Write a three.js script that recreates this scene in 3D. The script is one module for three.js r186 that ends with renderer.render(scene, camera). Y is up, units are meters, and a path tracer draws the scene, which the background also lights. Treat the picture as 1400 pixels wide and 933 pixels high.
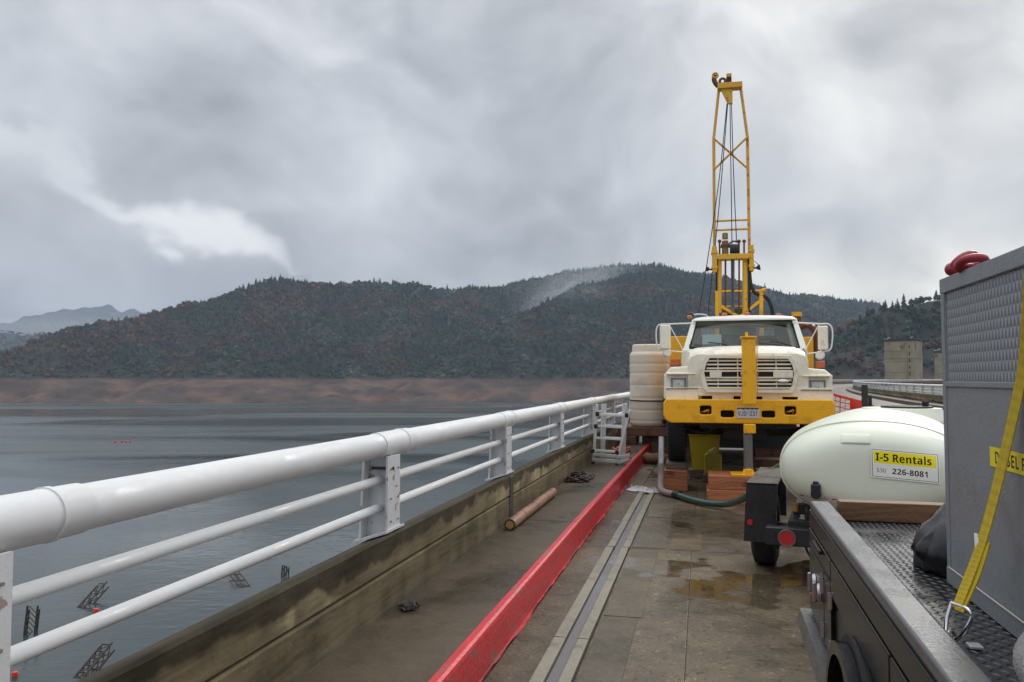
import * as THREE from 'three';
import { RoundedBoxGeometry } from 'three/addons/geometries/RoundedBoxGeometry.js';
import { mergeGeometries, toCreasedNormals, mergeVertices } from 'three/addons/utils/BufferGeometryUtils.js';
import { createNoise2D, createNoise3D } from 'simplex-noise';

// ------------------------------------------------------------------ camera
const FOCAL = 1090, EYE = 1.64, YAW = Math.atan(251 / FOCAL), PITCH = Math.atan(51.5 / FOCAL);
const scene = new THREE.Scene();
const camera = new THREE.PerspectiveCamera(2 * Math.atan(466.5 / FOCAL) * 180 / Math.PI, 1400 / 933, 0.1, 12000);
const FWD = new THREE.Vector3(-Math.sin(YAW), 0, -Math.cos(YAW)), RGT = new THREE.Vector3(Math.cos(YAW), 0, -Math.sin(YAW));
camera.position.set(0, EYE, 0);
camera.lookAt(new THREE.Vector3().copy(FWD).multiplyScalar(Math.cos(PITCH)).add(new THREE.Vector3(0, Math.sin(PITCH) + EYE, 0)));

// ------------------------------------------------------------------ random and noise
function seeded(a) { return () => { a |= 0; a = (a + 0x6d2b79f5) | 0; let t = Math.imul(a ^ (a >>> 15), 1 | a); t = (t + Math.imul(t ^ (t >>> 7), 61 | t)) ^ t; return ((t ^ (t >>> 14)) >>> 0) / 4294967296; }; }
const rnd = seeded(20240611);
const rr = (a, b) => a + (b - a) * rnd();
const n2 = createNoise2D(seeded(5)), n3 = createNoise3D(seeded(9));
const clamp = THREE.MathUtils.clamp, lerp = THREE.MathUtils.lerp, sst = (x, a, b) => { const t = clamp((x - a) / (b - a), 0, 1); return t * t * (3 - 2 * t); };
function fbm2(x, y, o = 4) { let s = 0, a = 0.5; for (let i = 0; i < o; i++) { s += a * n2(x, y); x = x * 2.03 + 17.1; y = y * 2.03 - 9.4; a *= 0.5; } return s; }
function fbm3(x, y, z, o = 4) { let s = 0, a = 0.5; for (let i = 0; i < o; i++) { s += a * n3(x, y, z); x = x * 2.03 + 7.1; y = y * 2.03 - 3.4; z = z * 2.03 + 1.7; a *= 0.5; } return s; }

// ------------------------------------------------------------------ sky: an overcast of stratus with one thin rift, sun behind cloud
const SUN_AZ = 0.60, SUN_EL = 0.50;                         // relative to the view direction
const sunDir = new THREE.Vector3().addScaledVector(FWD, Math.cos(SUN_AZ) * Math.cos(SUN_EL)).addScaledVector(RGT, Math.sin(SUN_AZ) * Math.cos(SUN_EL)).setY(Math.sin(SUN_EL));
{
  const W = 4096, H = 2048, data = new Float32Array(W * H * 4), D = 180 / Math.PI;
  const rift = [[-40, 15.5, 0.9], [-31, 13.6, 0.7], [-27, 11.3, 0.8], [-22.5, 9.4, 0.95], [-19, 8.9, 1.0], [-15.8, 8.6, 0.6], [-14.2, 8.4, 0.25]];
  for (let j = H / 2 - 8; j < H; j++) {
    const el = ((j + 0.5) / H - 0.5) * Math.PI, ce = Math.cos(el), y = Math.sin(el);
    for (let i = 0; i < W; i++) {
      const ph = ((i + 0.5) / W - 0.5) * 2 * Math.PI, x = ce * Math.cos(ph), z = ce * Math.sin(ph);
      const az = Math.atan2(x * RGT.x + z * RGT.z, x * FWD.x + z * FWD.z);
      const sx = x * 1.0, sy = y * 1.25, sz = z * 1.0;
      const wx = fbm3(sx * 2.2 + 3, sy * 2.2, sz * 2.2, 3), wy = fbm3(sx * 2.2 - 8, sy * 2.2 + 5, sz * 2.2, 3);
      const c = fbm3(sx * 2.6 + wx * 0.38, sy * 2.6 + wy * 0.38, sz * 2.6 + wx * 0.3, 6);
      const fine = fbm3(sx * 9 + wx * 0.8, sy * 9 + wy * 0.8, sz * 9, 4);
      let L = 0.418 * (1 + 0.42 * c + 0.15 * fine);
      L *= 1 + 2.1 * sst(el * D, 17, 72);
      // the rift where the cloud deck is thin
      const a = az * D, e = el * D;
      let warm = 0;
      if (a > -45 && a < -10 && e < 22) {
        for (let k = 0; k + 1 < rift.length; k++) if (a >= rift[k][0] && a < rift[k + 1][0]) {
          const t = (a - rift[k][0]) / (rift[k + 1][0] - rift[k][0]);
          const ce2 = lerp(rift[k][1], rift[k + 1][1], t) + 1.2 * wy + 2.6 * fine, hw = lerp(rift[k][2], rift[k + 1][2], t) * (1 + 0.5 * c + 0.9 * fine);
          const d = (e - ce2) / Math.max(hw, 0.1);
          const lo = (d < 0 ? sst(-d, 1.35, 0.3) : sst(d, 2.8, 0.0)) * sst(a, -14.4, -18) * (0.3 + 0.7 * sst(a, -31, -23));       // firmer lower lip, soft upper side
          L = lerp(L, 0.7, 0.95 * lo);
          if (d < 0) L *= 1 - 0.12 * sst(-d, 0.9, 2.2) * sst(d, -9, -4);
          warm += 0.2 * lo;
        }
      }
      // thin cloud in front of the sun
      const cosS = x * sunDir.x + y * sunDir.y + z * sunDir.z, g = Math.exp(-Math.pow(Math.acos(clamp(cosS, -1, 1)) * D / 17, 2));
      const glow = g * (0.25 + 0.2 * c), low = Math.exp(-Math.pow((a - 24) / 17, 2) - Math.pow((e - 5.6) / 3.2, 2)) * (0.48 + 0.35 * c);
      const o = (j * W + i) * 4, w = clamp(warm * 0.5 + glow * 2.2 + low * 2.2, 0, 1);
      L += glow + low * 0.9;
      L = Math.min(L, 2.2);
      const blue = sst(L, 0.75, 0.35);
      data[o] = L * lerp(0.982 - 0.03 * blue, 1.03, w); data[o + 1] = L * lerp(1.0, 1.0, w); data[o + 2] = L * lerp(1.035 + 0.05 * blue, 0.89, w); data[o + 3] = 1;
    }
  }
  for (let j = 0; j < H / 2 - 8; j++) for (let i = 0; i < W; i++) { const o = (j * W + i) * 4; data[o] = 0.3; data[o + 1] = 0.31; data[o + 2] = 0.32; data[o + 3] = 1; }
  const t = new THREE.DataTexture(data, W, H, THREE.RGBAFormat, THREE.FloatType);
  t.mapping = THREE.EquirectangularReflectionMapping; t.magFilter = THREE.LinearFilter; t.minFilter = THREE.LinearFilter; t.needsUpdate = true;
  scene.background = t; scene.environment = t;
}
const sun = new THREE.DirectionalLight(new THREE.Color(1, 0.95, 0.86), 0.7);
sun.name = 'sun'; sun.position.copy(sunDir).multiplyScalar(60); sun.castShadow = true; sun.shadow.radius = 34;
Object.assign(sun.shadow.camera, { left: -30, right: 30, top: 30, bottom: -30, near: 1, far: 160 }); sun.shadow.mapSize.set(2048, 2048);
scene.add(sun, sun.target);
const renderer = new THREE.WebGLRenderer({ antialias: true });
renderer.toneMapping = THREE.LinearToneMapping; renderer.toneMappingExposure = 1.45; renderer.shadowMap.enabled = true;
scene.fog = new THREE.FogExp2(0xb4c4d8, 0.00012);

// ------------------------------------------------------------------ pixels of the photograph to points
const CP = Math.cos(PITCH), SP = Math.sin(PITCH);
function ray(px, py) {
  const a = (px - 700) / FOCAL, b = -(py - 466.5) / FOCAL;
  return new THREE.Vector3().addScaledVector(FWD, CP - SP * b).addScaledVector(RGT, a).setY(SP + CP * b);
}
const atDepth = (px, py, d) => { const r = ray(px, py); return r.multiplyScalar(d / -r.z).setY(r.y + EYE); };     // on the plane z = -d across the road
const atHeight = (px, py, y) => { const r = ray(px, py); r.multiplyScalar((y - EYE) / r.y); r.y = y; return r; };
const farPoint = (px, py, depth) => { const r = ray(px, py), k = depth / (r.x * FWD.x + r.z * FWD.z); return new THREE.Vector3(r.x * k, r.y * k + EYE, r.z * k); };
const V = (x, y, z) => new THREE.Vector3(x, y, z);

// ------------------------------------------------------------------ computed textures
function tileNoise(seed, period) {
  const r = seeded(seed), g = new Float32Array(period * period); for (let i = 0; i < g.length; i++) g[i] = r() * 2 - 1;
  return (x, y) => {                                       // x, y in 0..period, wraps
    const x0 = Math.floor(x), y0 = Math.floor(y), fx = x - x0, fy = y - y0, u = fx * fx * (3 - 2 * fx), v = fy * fy * (3 - 2 * fy);
    const a = ((x0 % period) + period) % period, b = (a + 1) % period, c = (((y0 % period) + period) % period) * period, d = ((((y0 + 1) % period) + period) % period) * period;
    return lerp(lerp(g[c + a], g[c + b], u), lerp(g[d + a], g[d + b], u), v);
  };
}
function tileFbm(seed, base, octaves) {                     // (u, v in 0..1)
  const list = []; for (let i = 0; i < octaves; i++) list.push(tileNoise(seed + i * 31, base << i));
  return (u, v) => { let s = 0, a = 0.5; for (let i = 0; i < octaves; i++) { const p = base << i; s += a * list[i](u * p, v * p); a *= 0.5; } return s; };
}
function tex(w, h, fn, { srgb = false, repeat = [1, 1] } = {}) {
  const d = new Uint8Array(w * h * 4);
  for (let j = 0; j < h; j++) for (let i = 0; i < w; i++) {
    const c = fn((i + 0.5) / w, (j + 0.5) / h), o = (j * w + i) * 4;
    for (let k = 0; k < 3; k++) { let v = Array.isArray(c) ? c[k] : c; if (srgb) v = v <= 0.0031308 ? v * 12.92 : 1.055 * Math.pow(v, 1 / 2.4) - 0.055; d[o + k] = clamp(Math.round(v * 255), 0, 255); }
    d[o + 3] = 255;
  }
  const t = new THREE.DataTexture(d, w, h, THREE.RGBAFormat); t.wrapS = t.wrapT = THREE.RepeatWrapping; t.magFilter = THREE.LinearFilter; t.minFilter = THREE.LinearMipmapLinearFilter;
  t.colorSpace = srgb ? THREE.SRGBColorSpace : THREE.NoColorSpace; t.repeat.set(...repeat); t.needsUpdate = true; return t;
}
function canvasTex(w, h, draw) {
  const c = document.createElement('canvas'); c.width = w; c.height = h; draw(c.getContext('2d'), w, h);
  const t = new THREE.CanvasTexture(c); t.colorSpace = THREE.SRGBColorSpace; t.magFilter = THREE.LinearFilter; return t;
}
const std = (r, g, b, rough = 0.6, more = {}) => new THREE.MeshStandardMaterial({ color: new THREE.Color().setRGB(r, g, b), roughness: rough, ...more });
const phys = (r, g, b, rough = 0.6, more = {}) => new THREE.MeshPhysicalMaterial({ color: new THREE.Color().setRGB(r, g, b), roughness: rough, ...more });

const fA = tileFbm(11, 4, 6), fB = tileFbm(47, 8, 6), fC = tileFbm(83, 16, 5), fS = tileFbm(131, 64, 4), fL = tileFbm(171, 2, 5);
const speck = tileNoise(301, 512), speck2 = tileNoise(302, 256);
// wear for painted metal: blotches, fine dirt
const paintMap = tex(512, 512, (u, v) => { const a = 0.94 + 0.06 * fA(u, v) - 0.14 * sst(fB(u, v), 0.22, 0.5) + 0.03 * fS(u, v); return [a, a * 0.992, a * 0.97]; }, { srgb: true, repeat: [0.7, 0.7] });
const grimeMap = tex(512, 512, (u, v) => { const a = 0.95 + 0.06 * fA(u, v) + 0.04 * fS(u, v), d = sst(fB(u, v) + 0.5 * fA(u, v), 0.12, 0.5) * 0.4 + sst(fS(u, v), 0.28, 0.45) * 0.3; return [lerp(a, 0.42, d), lerp(a, 0.36, d), lerp(a, 0.27, d)]; }, { srgb: true, repeat: [0.8, 0.8] });
const paintRough = tex(512, 512, (u, v) => clamp(0.62 + 0.5 * fB(u, v) + 0.2 * fS(u, v), 0.2, 1), { repeat: [0.9, 0.9] });
const chipMap = tex(512, 512, (u, v) => { const k = sst(fC(u, v) + 0.35 * fA(u, v), 0.40, 0.47), a = 0.93 + 0.09 * fA(u, v); return [lerp(a, 0.5, k), lerp(a, 0.4, k), lerp(a, 0.34, k)]; }, { srgb: true, repeat: [1.1, 1.1] });
const fineBump = tex(512, 512, (u, v) => 0.5 + 0.35 * fS(u, v) + 0.25 * speck(u * 512, v * 512), { repeat: [2, 2] });
const woodTex = (r, g, b, seed) => { const f1 = tileFbm(seed, 4, 5), f2 = tileFbm(seed + 7, 8, 5); return tex(512, 512, (u, v) => { const ring = Math.sin((v * 22 + 2.2 * f1(u * 0.5, v)) * 6.283), gr = f2(u * 0.25 % 1, v * 4 % 1), k = 1 + 0.16 * ring + 0.4 * gr - 0.5 * sst(f1(u, v), 0.25, 0.5); return [r * k, g * k, b * k]; }, { srgb: true }); };

// ------------------------------------------------------------------ geometry helpers (all in world metres)
function boxUV(g) {
  const p = g.attributes.position, n = g.attributes.normal, uv = new Float32Array(p.count * 2);
  for (let i = 0; i < p.count; i++) {
    const x = Math.abs(n.getX(i)), y = Math.abs(n.getY(i)), z = Math.abs(n.getZ(i));
    if (y >= x && y >= z) { uv[i * 2] = p.getX(i); uv[i * 2 + 1] = p.getZ(i); } else if (x >= z) { uv[i * 2] = p.getZ(i); uv[i * 2 + 1] = p.getY(i); } else { uv[i * 2] = p.getX(i); uv[i * 2 + 1] = p.getY(i); }
  }
  g.setAttribute('uv', new THREE.BufferAttribute(uv, 2)); return g;
}
const clean = (g) => { const h = g.index ? g.toNonIndexed() : g; for (const k of Object.keys(h.attributes)) if (!['position', 'normal', 'uv', 'color'].includes(k)) h.deleteAttribute(k); if (!h.attributes.normal) h.computeVertexNormals(); if (!h.attributes.uv) boxUV(h); h.morphAttributes = {}; return h; };
const join = (list) => mergeGeometries(list.map(clean), false);
function box(x0, x1, y0, y1, z0, z1, r = 0.006) {
  const w = Math.abs(x1 - x0), h = Math.abs(y1 - y0), d = Math.abs(z1 - z0), rad = Math.min(r, w * 0.45, h * 0.45, d * 0.45);
  const g = rad > 0 ? new RoundedBoxGeometry(w, h, d, 1, rad) : new THREE.BoxGeometry(w, h, d);
  g.translate((x0 + x1) / 2, (y0 + y1) / 2, (z0 + z1) / 2); return boxUV(clean(g));
}
function cyl(a, b, r0, r1 = r0, seg = 12, open = false) {
  const d = V(0, 0, 0).subVectors(b, a), g = new THREE.CylinderGeometry(r1, r0, d.length(), seg, 1, open);
  g.applyQuaternion(new THREE.Quaternion().setFromUnitVectors(V(0, 1, 0), d.clone().normalize())); g.translate((a.x + b.x) / 2, (a.y + b.y) / 2, (a.z + b.z) / 2); return boxUV(clean(g));
}
function bar(a, b, w, h = w, r = 0.004) {                   // a square bar from a to b
  const d = V(0, 0, 0).subVectors(b, a), g = new RoundedBoxGeometry(w, d.length(), h, 1, Math.min(r, w * 0.4, h * 0.4));
  g.applyQuaternion(new THREE.Quaternion().setFromUnitVectors(V(0, 1, 0), d.clone().normalize())); g.translate((a.x + b.x) / 2, (a.y + b.y) / 2, (a.z + b.z) / 2); return boxUV(clean(g));
}
function tube(pts, r, seg = 24, rad = 8, closed = false) { return clean(new THREE.TubeGeometry(new THREE.CatmullRomCurve3(pts, closed, 'centripetal'), seg, r, rad, closed)); }
function extrude(pts, depth, bevel = 0.01, holes = [], steps = 1) {      // outline in x, y; front face at z = 0, body towards -z
  const s = new THREE.Shape(pts.map((p) => new THREE.Vector2(p[0], p[1])));
  for (const h of holes) s.holes.push(new THREE.Path(h.map((p) => new THREE.Vector2(p[0], p[1]))));
  const g = new THREE.ExtrudeGeometry(s, { depth: depth - 2 * bevel, bevelEnabled: bevel > 0, bevelThickness: bevel, bevelSize: bevel, bevelOffset: -bevel, bevelSegments: 2, steps });
  g.translate(0, 0, -depth + bevel); return boxUV(clean(g));
}
const rect = (x0, x1, y0, y1) => [[x0, y0], [x1, y0], [x1, y1], [x0, y1]];
function grid(nu, nv, fn, crease = 0) {                     // fn(u, v) -> Vector3
  const p = [], uv = [], idx = [];
  for (let j = 0; j <= nv; j++) for (let i = 0; i <= nu; i++) { const q = fn(i / nu, j / nv); p.push(q.x, q.y, q.z); uv.push(i / nu, j / nv); }
  for (let j = 0; j < nv; j++) for (let i = 0; i < nu; i++) { const a = j * (nu + 1) + i, b = a + 1, c = a + nu + 1, d = c + 1; idx.push(a, b, d, a, d, c); }
  const g = new THREE.BufferGeometry(); g.setAttribute('position', new THREE.Float32BufferAttribute(p, 3)); g.setAttribute('uv', new THREE.Float32BufferAttribute(uv, 2)); g.setIndex(idx); g.computeVertexNormals();
  return crease ? toCreasedNormals(g, crease) : g;
}
function loft(rings, crease = 0.6, capA = true, capB = true) {             // open or closed rings of equal length, each a list of Vector3
  const p = [], idx = [], n = rings[0].length;
  for (const r of rings) for (const q of r) p.push(q.x, q.y, q.z);
  for (let j = 0; j + 1 < rings.length; j++) for (let i = 0; i < n; i++) { const a = j * n + i, b = j * n + (i + 1) % n, c = a + n, d = b + n; idx.push(a, b, d, a, d, c); }
  for (const [on, k] of [[capA, 0], [capB, rings.length - 1]]) if (on) {
    const c = V(0, 0, 0); for (const q of rings[k]) c.addScaledVector(q, 1 / n); const at = p.length / 3; p.push(c.x, c.y, c.z);
    for (let i = 0; i < n; i++) { const a = k * n + i, b = k * n + (i + 1) % n; k ? idx.push(a, b, at) : idx.push(b, a, at); }
  }
  const g = new THREE.BufferGeometry(); g.setAttribute('position', new THREE.Float32BufferAttribute(p, 3)); g.setIndex(idx);
  return boxUV(clean(toCreasedNormals(g, crease)));
}

// ------------------------------------------------------------------ naming, grouping
const taken = new Map(), base = new WeakMap();
function numbered(n) { const k = taken.get(n) || 0; taken.set(n, k + 1); return k ? `${n}_${String(k).padStart(3, '0')}` : n; }
function tag(o, label, category, group) { o.userData.label = label; o.userData.category = category; if (group) o.userData.group = group; return o; }
function thing(name, label, category, pos = [0, 0, 0], group) { const o = new THREE.Group(); o.name = numbered(name); o.position.set(...pos); base.set(o, V(...pos)); scene.add(o); return tag(o, label, category, group); }
function part(parent, name, geo, mat) {                     // geometry is given in world metres and stored from the thing's base
  const b = base.get(parent); if (b) geo.translate(-b.x, -b.y, -b.z);
  const m = new THREE.Mesh(geo, mat); m.name = name; m.castShadow = m.receiveShadow = true; parent.add(m); if (b) base.set(m, b); return m;
}
function solid(name, geo, mat, label, category, group) {     // a thing of one mesh
  geo.computeBoundingBox(); const b = geo.boundingBox, c = V((b.min.x + b.max.x) / 2, b.min.y, (b.min.z + b.max.z) / 2); geo.translate(-c.x, -c.y, -c.z);
  const m = new THREE.Mesh(geo, mat); m.name = numbered(name); m.position.copy(c); m.castShadow = m.receiveShadow = true; scene.add(m); base.set(m, c.clone()); return tag(m, label, category, group);
}
function structure(name, geo, mat) { const m = new THREE.Mesh(geo, mat); m.name = numbered(name); m.castShadow = m.receiveShadow = true; m.userData.kind = 'structure'; scene.add(m); return m; }
function stuff(o, name, parent = scene) { o.name = parent === scene ? numbered(name) : name; o.userData.kind = 'stuff'; o.castShadow = o.receiveShadow = true; parent.add(o); return o; }

// ================================================================== the dam crest: an arc that bends to the right, o = metres to the right of the camera's line, s = metres along
const RAD = 762;
const arc = (o, s, y) => V(RAD - (RAD - o) * Math.cos(s / RAD), y, -(RAD - o) * Math.sin(s / RAD));
function sweep(profile, s0, s1, ds, closed = false) {       // profile of [o, y]; creased at every corner; uv in metres
  const p = [], uv = [], idx = [], n = Math.max(1, Math.round((s1 - s0) / ds)), segs = closed ? profile.length : profile.length - 1; let run = 0;
  for (let k = 0; k < segs; k++) {
    const a = profile[k], b = profile[(k + 1) % profile.length], len = Math.hypot(b[0] - a[0], b[1] - a[1]), at = p.length / 3;
    for (let i = 0; i <= n; i++) { const s = lerp(s0, s1, i / n), A = arc(a[0], s, a[1]), B = arc(b[0], s, b[1]); p.push(A.x, A.y, A.z, B.x, B.y, B.z); uv.push(s, run, s, run + len); }
    for (let i = 0; i < n; i++) { const q = at + i * 2; idx.push(q, q + 1, q + 3, q, q + 3, q + 2); }
    run += len;
  }
  const capped = closed ? [[s0, false], [s1, true]] : [];
  for (const [s, flip] of capped) {
    const tri = THREE.ShapeUtils.triangulateShape(profile.map((q) => new THREE.Vector2(q[0], q[1])), []), at = p.length / 3;
    for (const q of profile) { const A = arc(q[0], s, q[1]); p.push(A.x, A.y, A.z); uv.push(q[0], q[1]); }
    for (const t of tri) flip ? idx.push(at + t[0], at + t[2], at + t[1]) : idx.push(at + t[0], at + t[1], at + t[2]);
  }
  const g = new THREE.BufferGeometry(); g.setAttribute('position', new THREE.Float32BufferAttribute(p, 3)); g.setAttribute('uv', new THREE.Float32BufferAttribute(uv, 2)); g.setIndex(idx); g.computeVertexNormals(); return clean(g);
}

const roadUV = (g) => { const p = g.attributes.position, uv = g.attributes.uv; for (let i = 0; i < p.count; i++) uv.setXY(i, RAD * Math.atan2(-p.getZ(i), RAD - p.getX(i)), RAD - Math.hypot(p.getX(i) - RAD, p.getZ(i))); return g; };
// ---- wet concrete of the roadway: aggregate, damp patches with an outline, standing water, rust-coloured mud
const wet = (u, v) => sst(fL(u, v) + 0.45 * fB(u, v), 0.02, 0.22);
const pool = (u, v) => sst(fA(u, v) * 0.9 + 0.5 * fL((u + 0.37) % 1, v), 0.22, 0.27);
const roadColor = (r, g, b, wd) => tex(1024, 1024, (u, v) => {
  const w = wet(u, v) * wd, q = pool(u, v) * wd, m = sst(fA((u + 0.5) % 1, (v + 0.21) % 1), 0.2, 0.42) * 0.5, sp = speck(u * 512, v * 512), pit = sp > 0.66 ? 0.5 : sp < -0.7 ? 1.75 : 1;
  const k = (1 + 0.6 * fB(u, v) + 0.4 * fS(u, v)) * pit * (1 - 0.45 * w) * (1 - 0.3 * q);
  return [k * lerp(r, r * 1.12, m), k * lerp(g, g * 0.98, m), k * lerp(b, b * 0.72, m)];
}, { srgb: true, repeat: [1 / 7.3, 1 / 7.3] });
const roadRough = tex(1024, 1024, (u, v) => { const w = wet(u, v), q = pool(u, v); return clamp(lerp(lerp(0.5, 0.3, w), 0.1, q) + 0.14 * fS(u, v), 0.05, 0.95); }, { repeat: [1 / 7.3, 1 / 7.3] });
const roadBump = tex(1024, 1024, (u, v) => { const q = pool(u, v), sp = speck(u * 512, v * 512); return clamp(0.5 + (1 - q) * (0.28 * fS(u, v) + 0.22 * sp) + 0.1 * fA(u, v), 0, 1); }, { repeat: [1 / 7.3, 1 / 7.3] });
const roadMats = [[0.118, 0.092, 0.059, 1], [0.11, 0.087, 0.056, 1], [0.122, 0.096, 0.063, 1]].map(([r, g, b, w]) => { const m = roadColor(r, g, b, w); return new THREE.MeshPhysicalMaterial({ map: m, roughnessMap: roadRough, roughness: 1, bumpMap: roadBump, bumpScale: 0.007, specularIntensity: 0.42 }); });
const patchTex = (r, g, b) => new THREE.MeshPhysicalMaterial({ specularIntensity: 0.42, map: tex(512, 512, (u, v) => { const k = 1 + 0.35 * fB(u, v) + 0.16 * fS(u, v) - 0.25 * sst(fA(u, v), 0.1, 0.3); return [r * k, g * k, b * k]; }, { srgb: true, repeat: [0.5, 0.5] }), roughnessMap: roadRough, roughness: 1, bumpMap: roadBump, bumpScale: 0.006 });
const patchMats = [patchTex(0.11, 0.089, 0.06), patchTex(0.098, 0.08, 0.055), patchTex(0.122, 0.088, 0.05)];
const walkMat = new THREE.MeshPhysicalMaterial({ specularIntensity: 0.35, map: tex(1024, 1024, (u, v) => { const sp = speck(u * 512, v * 512), k = (1 + 0.4 * fB(u, v) + 0.2 * fS(u, v) + (sp > 0.84 ? 0.55 : 0)) * (1 - 0.3 * wet((u + 0.2) % 1, v)); return [0.088 * k, 0.068 * k, 0.045 * k]; }, { srgb: true, repeat: [1 / 5, 1 / 5] }), roughnessMap: tex(512, 512, (u, v) => clamp(0.55 - 0.22 * wet((u + 0.2) % 1, v) + 0.2 * fS(u, v), 0.2, 1), { repeat: [1 / 5, 1 / 5] }), roughness: 1, bumpMap: roadBump, bumpScale: 0.004 });

const KERB = 0.23, END = 560, GROOVE0 = -0.905, GROOVE1 = -0.685;
// dam body below the roadway, down into the lake and out the other side
const damConcrete = std(0.24, 0.225, 0.19, 0.85, { map: tex(512, 512, (u, v) => { const k = 0.95 + 0.3 * fA(u, v) - 0.4 * sst(fA(u * 3 % 1, v * 0.25), 0.1, 0.4); return [k, k * 0.97, k * 0.9]; }, { srgb: true, repeat: [0.08, 0.08] }) });
structure('dam', sweep([[-2.03, -0.35], [-2.03, -70], [60, -70], [12.6, -0.35]], -40, END, 8, true), damConcrete);
// roadway: slabs with open joints on a recessed bed
const road = structure('road', sweep([[-1.3, -0.025], [12.6, -0.025]], -40, END, 6), std(0.06, 0.052, 0.042, 0.8));
const cols = [[-1.155, GROOVE0 - 0.006], [GROOVE1 + 0.006, -0.098], [-0.0945, 3.3], [3.308, 7.2], [7.208, 10.98]], jointS = [-40]; for (let s = 1.75 - 6.1; s < END; s += 6.1) jointS.push(s); jointS.push(END);
for (let k = 0; k + 1 < jointS.length; k++) {
  if (jointS[k] > 90 || k === 0) continue;
  cols.forEach(([a, b], c) => { const m = new THREE.Mesh(roadUV(sweep([[b, -0.03], [b, -0.0015], [b - 0.004, 0], [a + 0.004, 0], [a, -0.0015], [a, -0.03]], jointS[k] + 0.004, jointS[k + 1] - 0.004, 6.1)), roadMats[(k * 2 + c) % 3]); m.name = 'slab'; m.receiveShadow = true; road.add(m); });
}
{ const m = new THREE.Mesh(sweep([[10.98, 0], [-1.155, 0]], jointS.find((s) => s > 90), END, 6), roadMats[0]); m.name = 'far_pavement'; road.add(m); const q = new THREE.Mesh(sweep([[10.98, 0], [-1.155, 0]], -40, jointS[1], 6), roadMats[1]); q.name = 'far_pavement'; road.add(q); }
// repair patches let into the slab beside the gutter
for (const [o0, o1, s0, s1, k] of [[-0.66, -0.4, 5.6, 7.8, 0], [-0.66, -0.42, 2.4, 5.55, 1], [-0.66, -0.34, 7.9, 9.6, 1], [-0.3, 0.0, 7.9, 8.7, 2], [-0.64, -0.36, 9.64, 11.6, 0]]) {
  const m = new THREE.Mesh(roadUV(sweep([[o1, -0.002], [o1 - 0.003, 0.003], [o0 + 0.003, 0.003], [o0, -0.002]], s0, s1, 3)), patchMats[k]); m.name = 'repair_patch'; m.receiveShadow = true; road.add(m);
}
// gutter: two pale edge strips with a steel channel between
const stripMat = new THREE.MeshStandardMaterial({ map: tex(512, 512, (u, v) => { const k = 1 + 0.3 * fB(u, v) + 0.15 * fS(u, v) - 0.35 * sst(fA(u, v), 0.12, 0.3); return [0.215 * k, 0.195 * k, 0.145 * k]; }, { srgb: true, repeat: [0.6, 0.6] }), roughness: 0.55, bumpMap: fineBump, bumpScale: 0.003 });
const channelMat = std(0.13, 0.118, 0.115, 0.3, { roughnessMap: roadRough, roughness: 0.7, map: paintMap });
for (const [s0, s1] of [[-6, 1.74], [1.76, 5.05], [5.06, 7.84], [7.86, 9.3], [9.31, 11.85]]) {
  const d = rr(-0.006, 0.006);
  for (const [a, b] of [[GROOVE0 + d, GROOVE0 + 0.075 + d], [GROOVE1 - 0.068 + d, GROOVE1 + d]]) { const m = new THREE.Mesh(sweep([[b, -0.03], [b, 0.005], [b - 0.005, 0.009], [a + 0.005, 0.009], [a, 0.005], [a, -0.03]], s0, s1, 3), stripMat); m.name = 'gutter_strip'; m.receiveShadow = true; road.add(m); }
}
{ const m = new THREE.Mesh(sweep([[GROOVE1 - 0.07, -0.012], [GROOVE0 + 0.077, -0.012]], -6, 11.85, 3), channelMat); m.name = 'gutter_channel'; road.add(m); const q = new THREE.Mesh(sweep([[GROOVE1, -0.004], [GROOVE0, -0.004]], 11.85, 60, 6), roadMats[1]); q.name = 'gutter_fill'; road.add(q); }

// red painted kerb, worn at the foot and on the arris
const kerbMat = new THREE.MeshStandardMaterial({ map: tex(2048, 256, (u, v) => {
  const y = v * 0.3, dirt = sst(fC(u * 2 % 1, v) + 0.3 * fA(u, v), 0.2, 0.5) * 0.4, chip = sst(fC((u * 3 + 0.3) % 1, v * 0.6) + 0.5 * sst(y, 0.06, 0.0) - 0.1, 0.24, 0.32), k = 1 + 0.3 * fA(u, v) + 0.2 * fS(u, v);
  const pr = lerp(0.58 * k, 0.22, dirt), pg = lerp(0.018 * k, 0.03, dirt), pb = lerp(0.03 * k, 0.035, dirt); return [lerp(pr, 0.22, chip * 0.75), lerp(pg, 0.1, chip * 0.75), lerp(pb, 0.08, chip * 0.75)];
}, { srgb: true, repeat: [1 / 9, 1 / 0.3] }), roughness: 0.45, bumpMap: roadBump, bumpScale: 0.006 });
const walk = structure('sidewalk', sweep([[-1.22, KERB], [-1.9, KERB]], -8, 60, 3.05), walkMat);
const kerb = structure('kerb', sweep([[-1.168, -0.02], [-1.178, KERB - 0.024], [-1.184, KERB - 0.007], [-1.2, KERB + 0.002], [-1.238, KERB + 0.002], [-1.241, KERB - 0.01]], -8, 7.845, 3.05), kerbMat);
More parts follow.
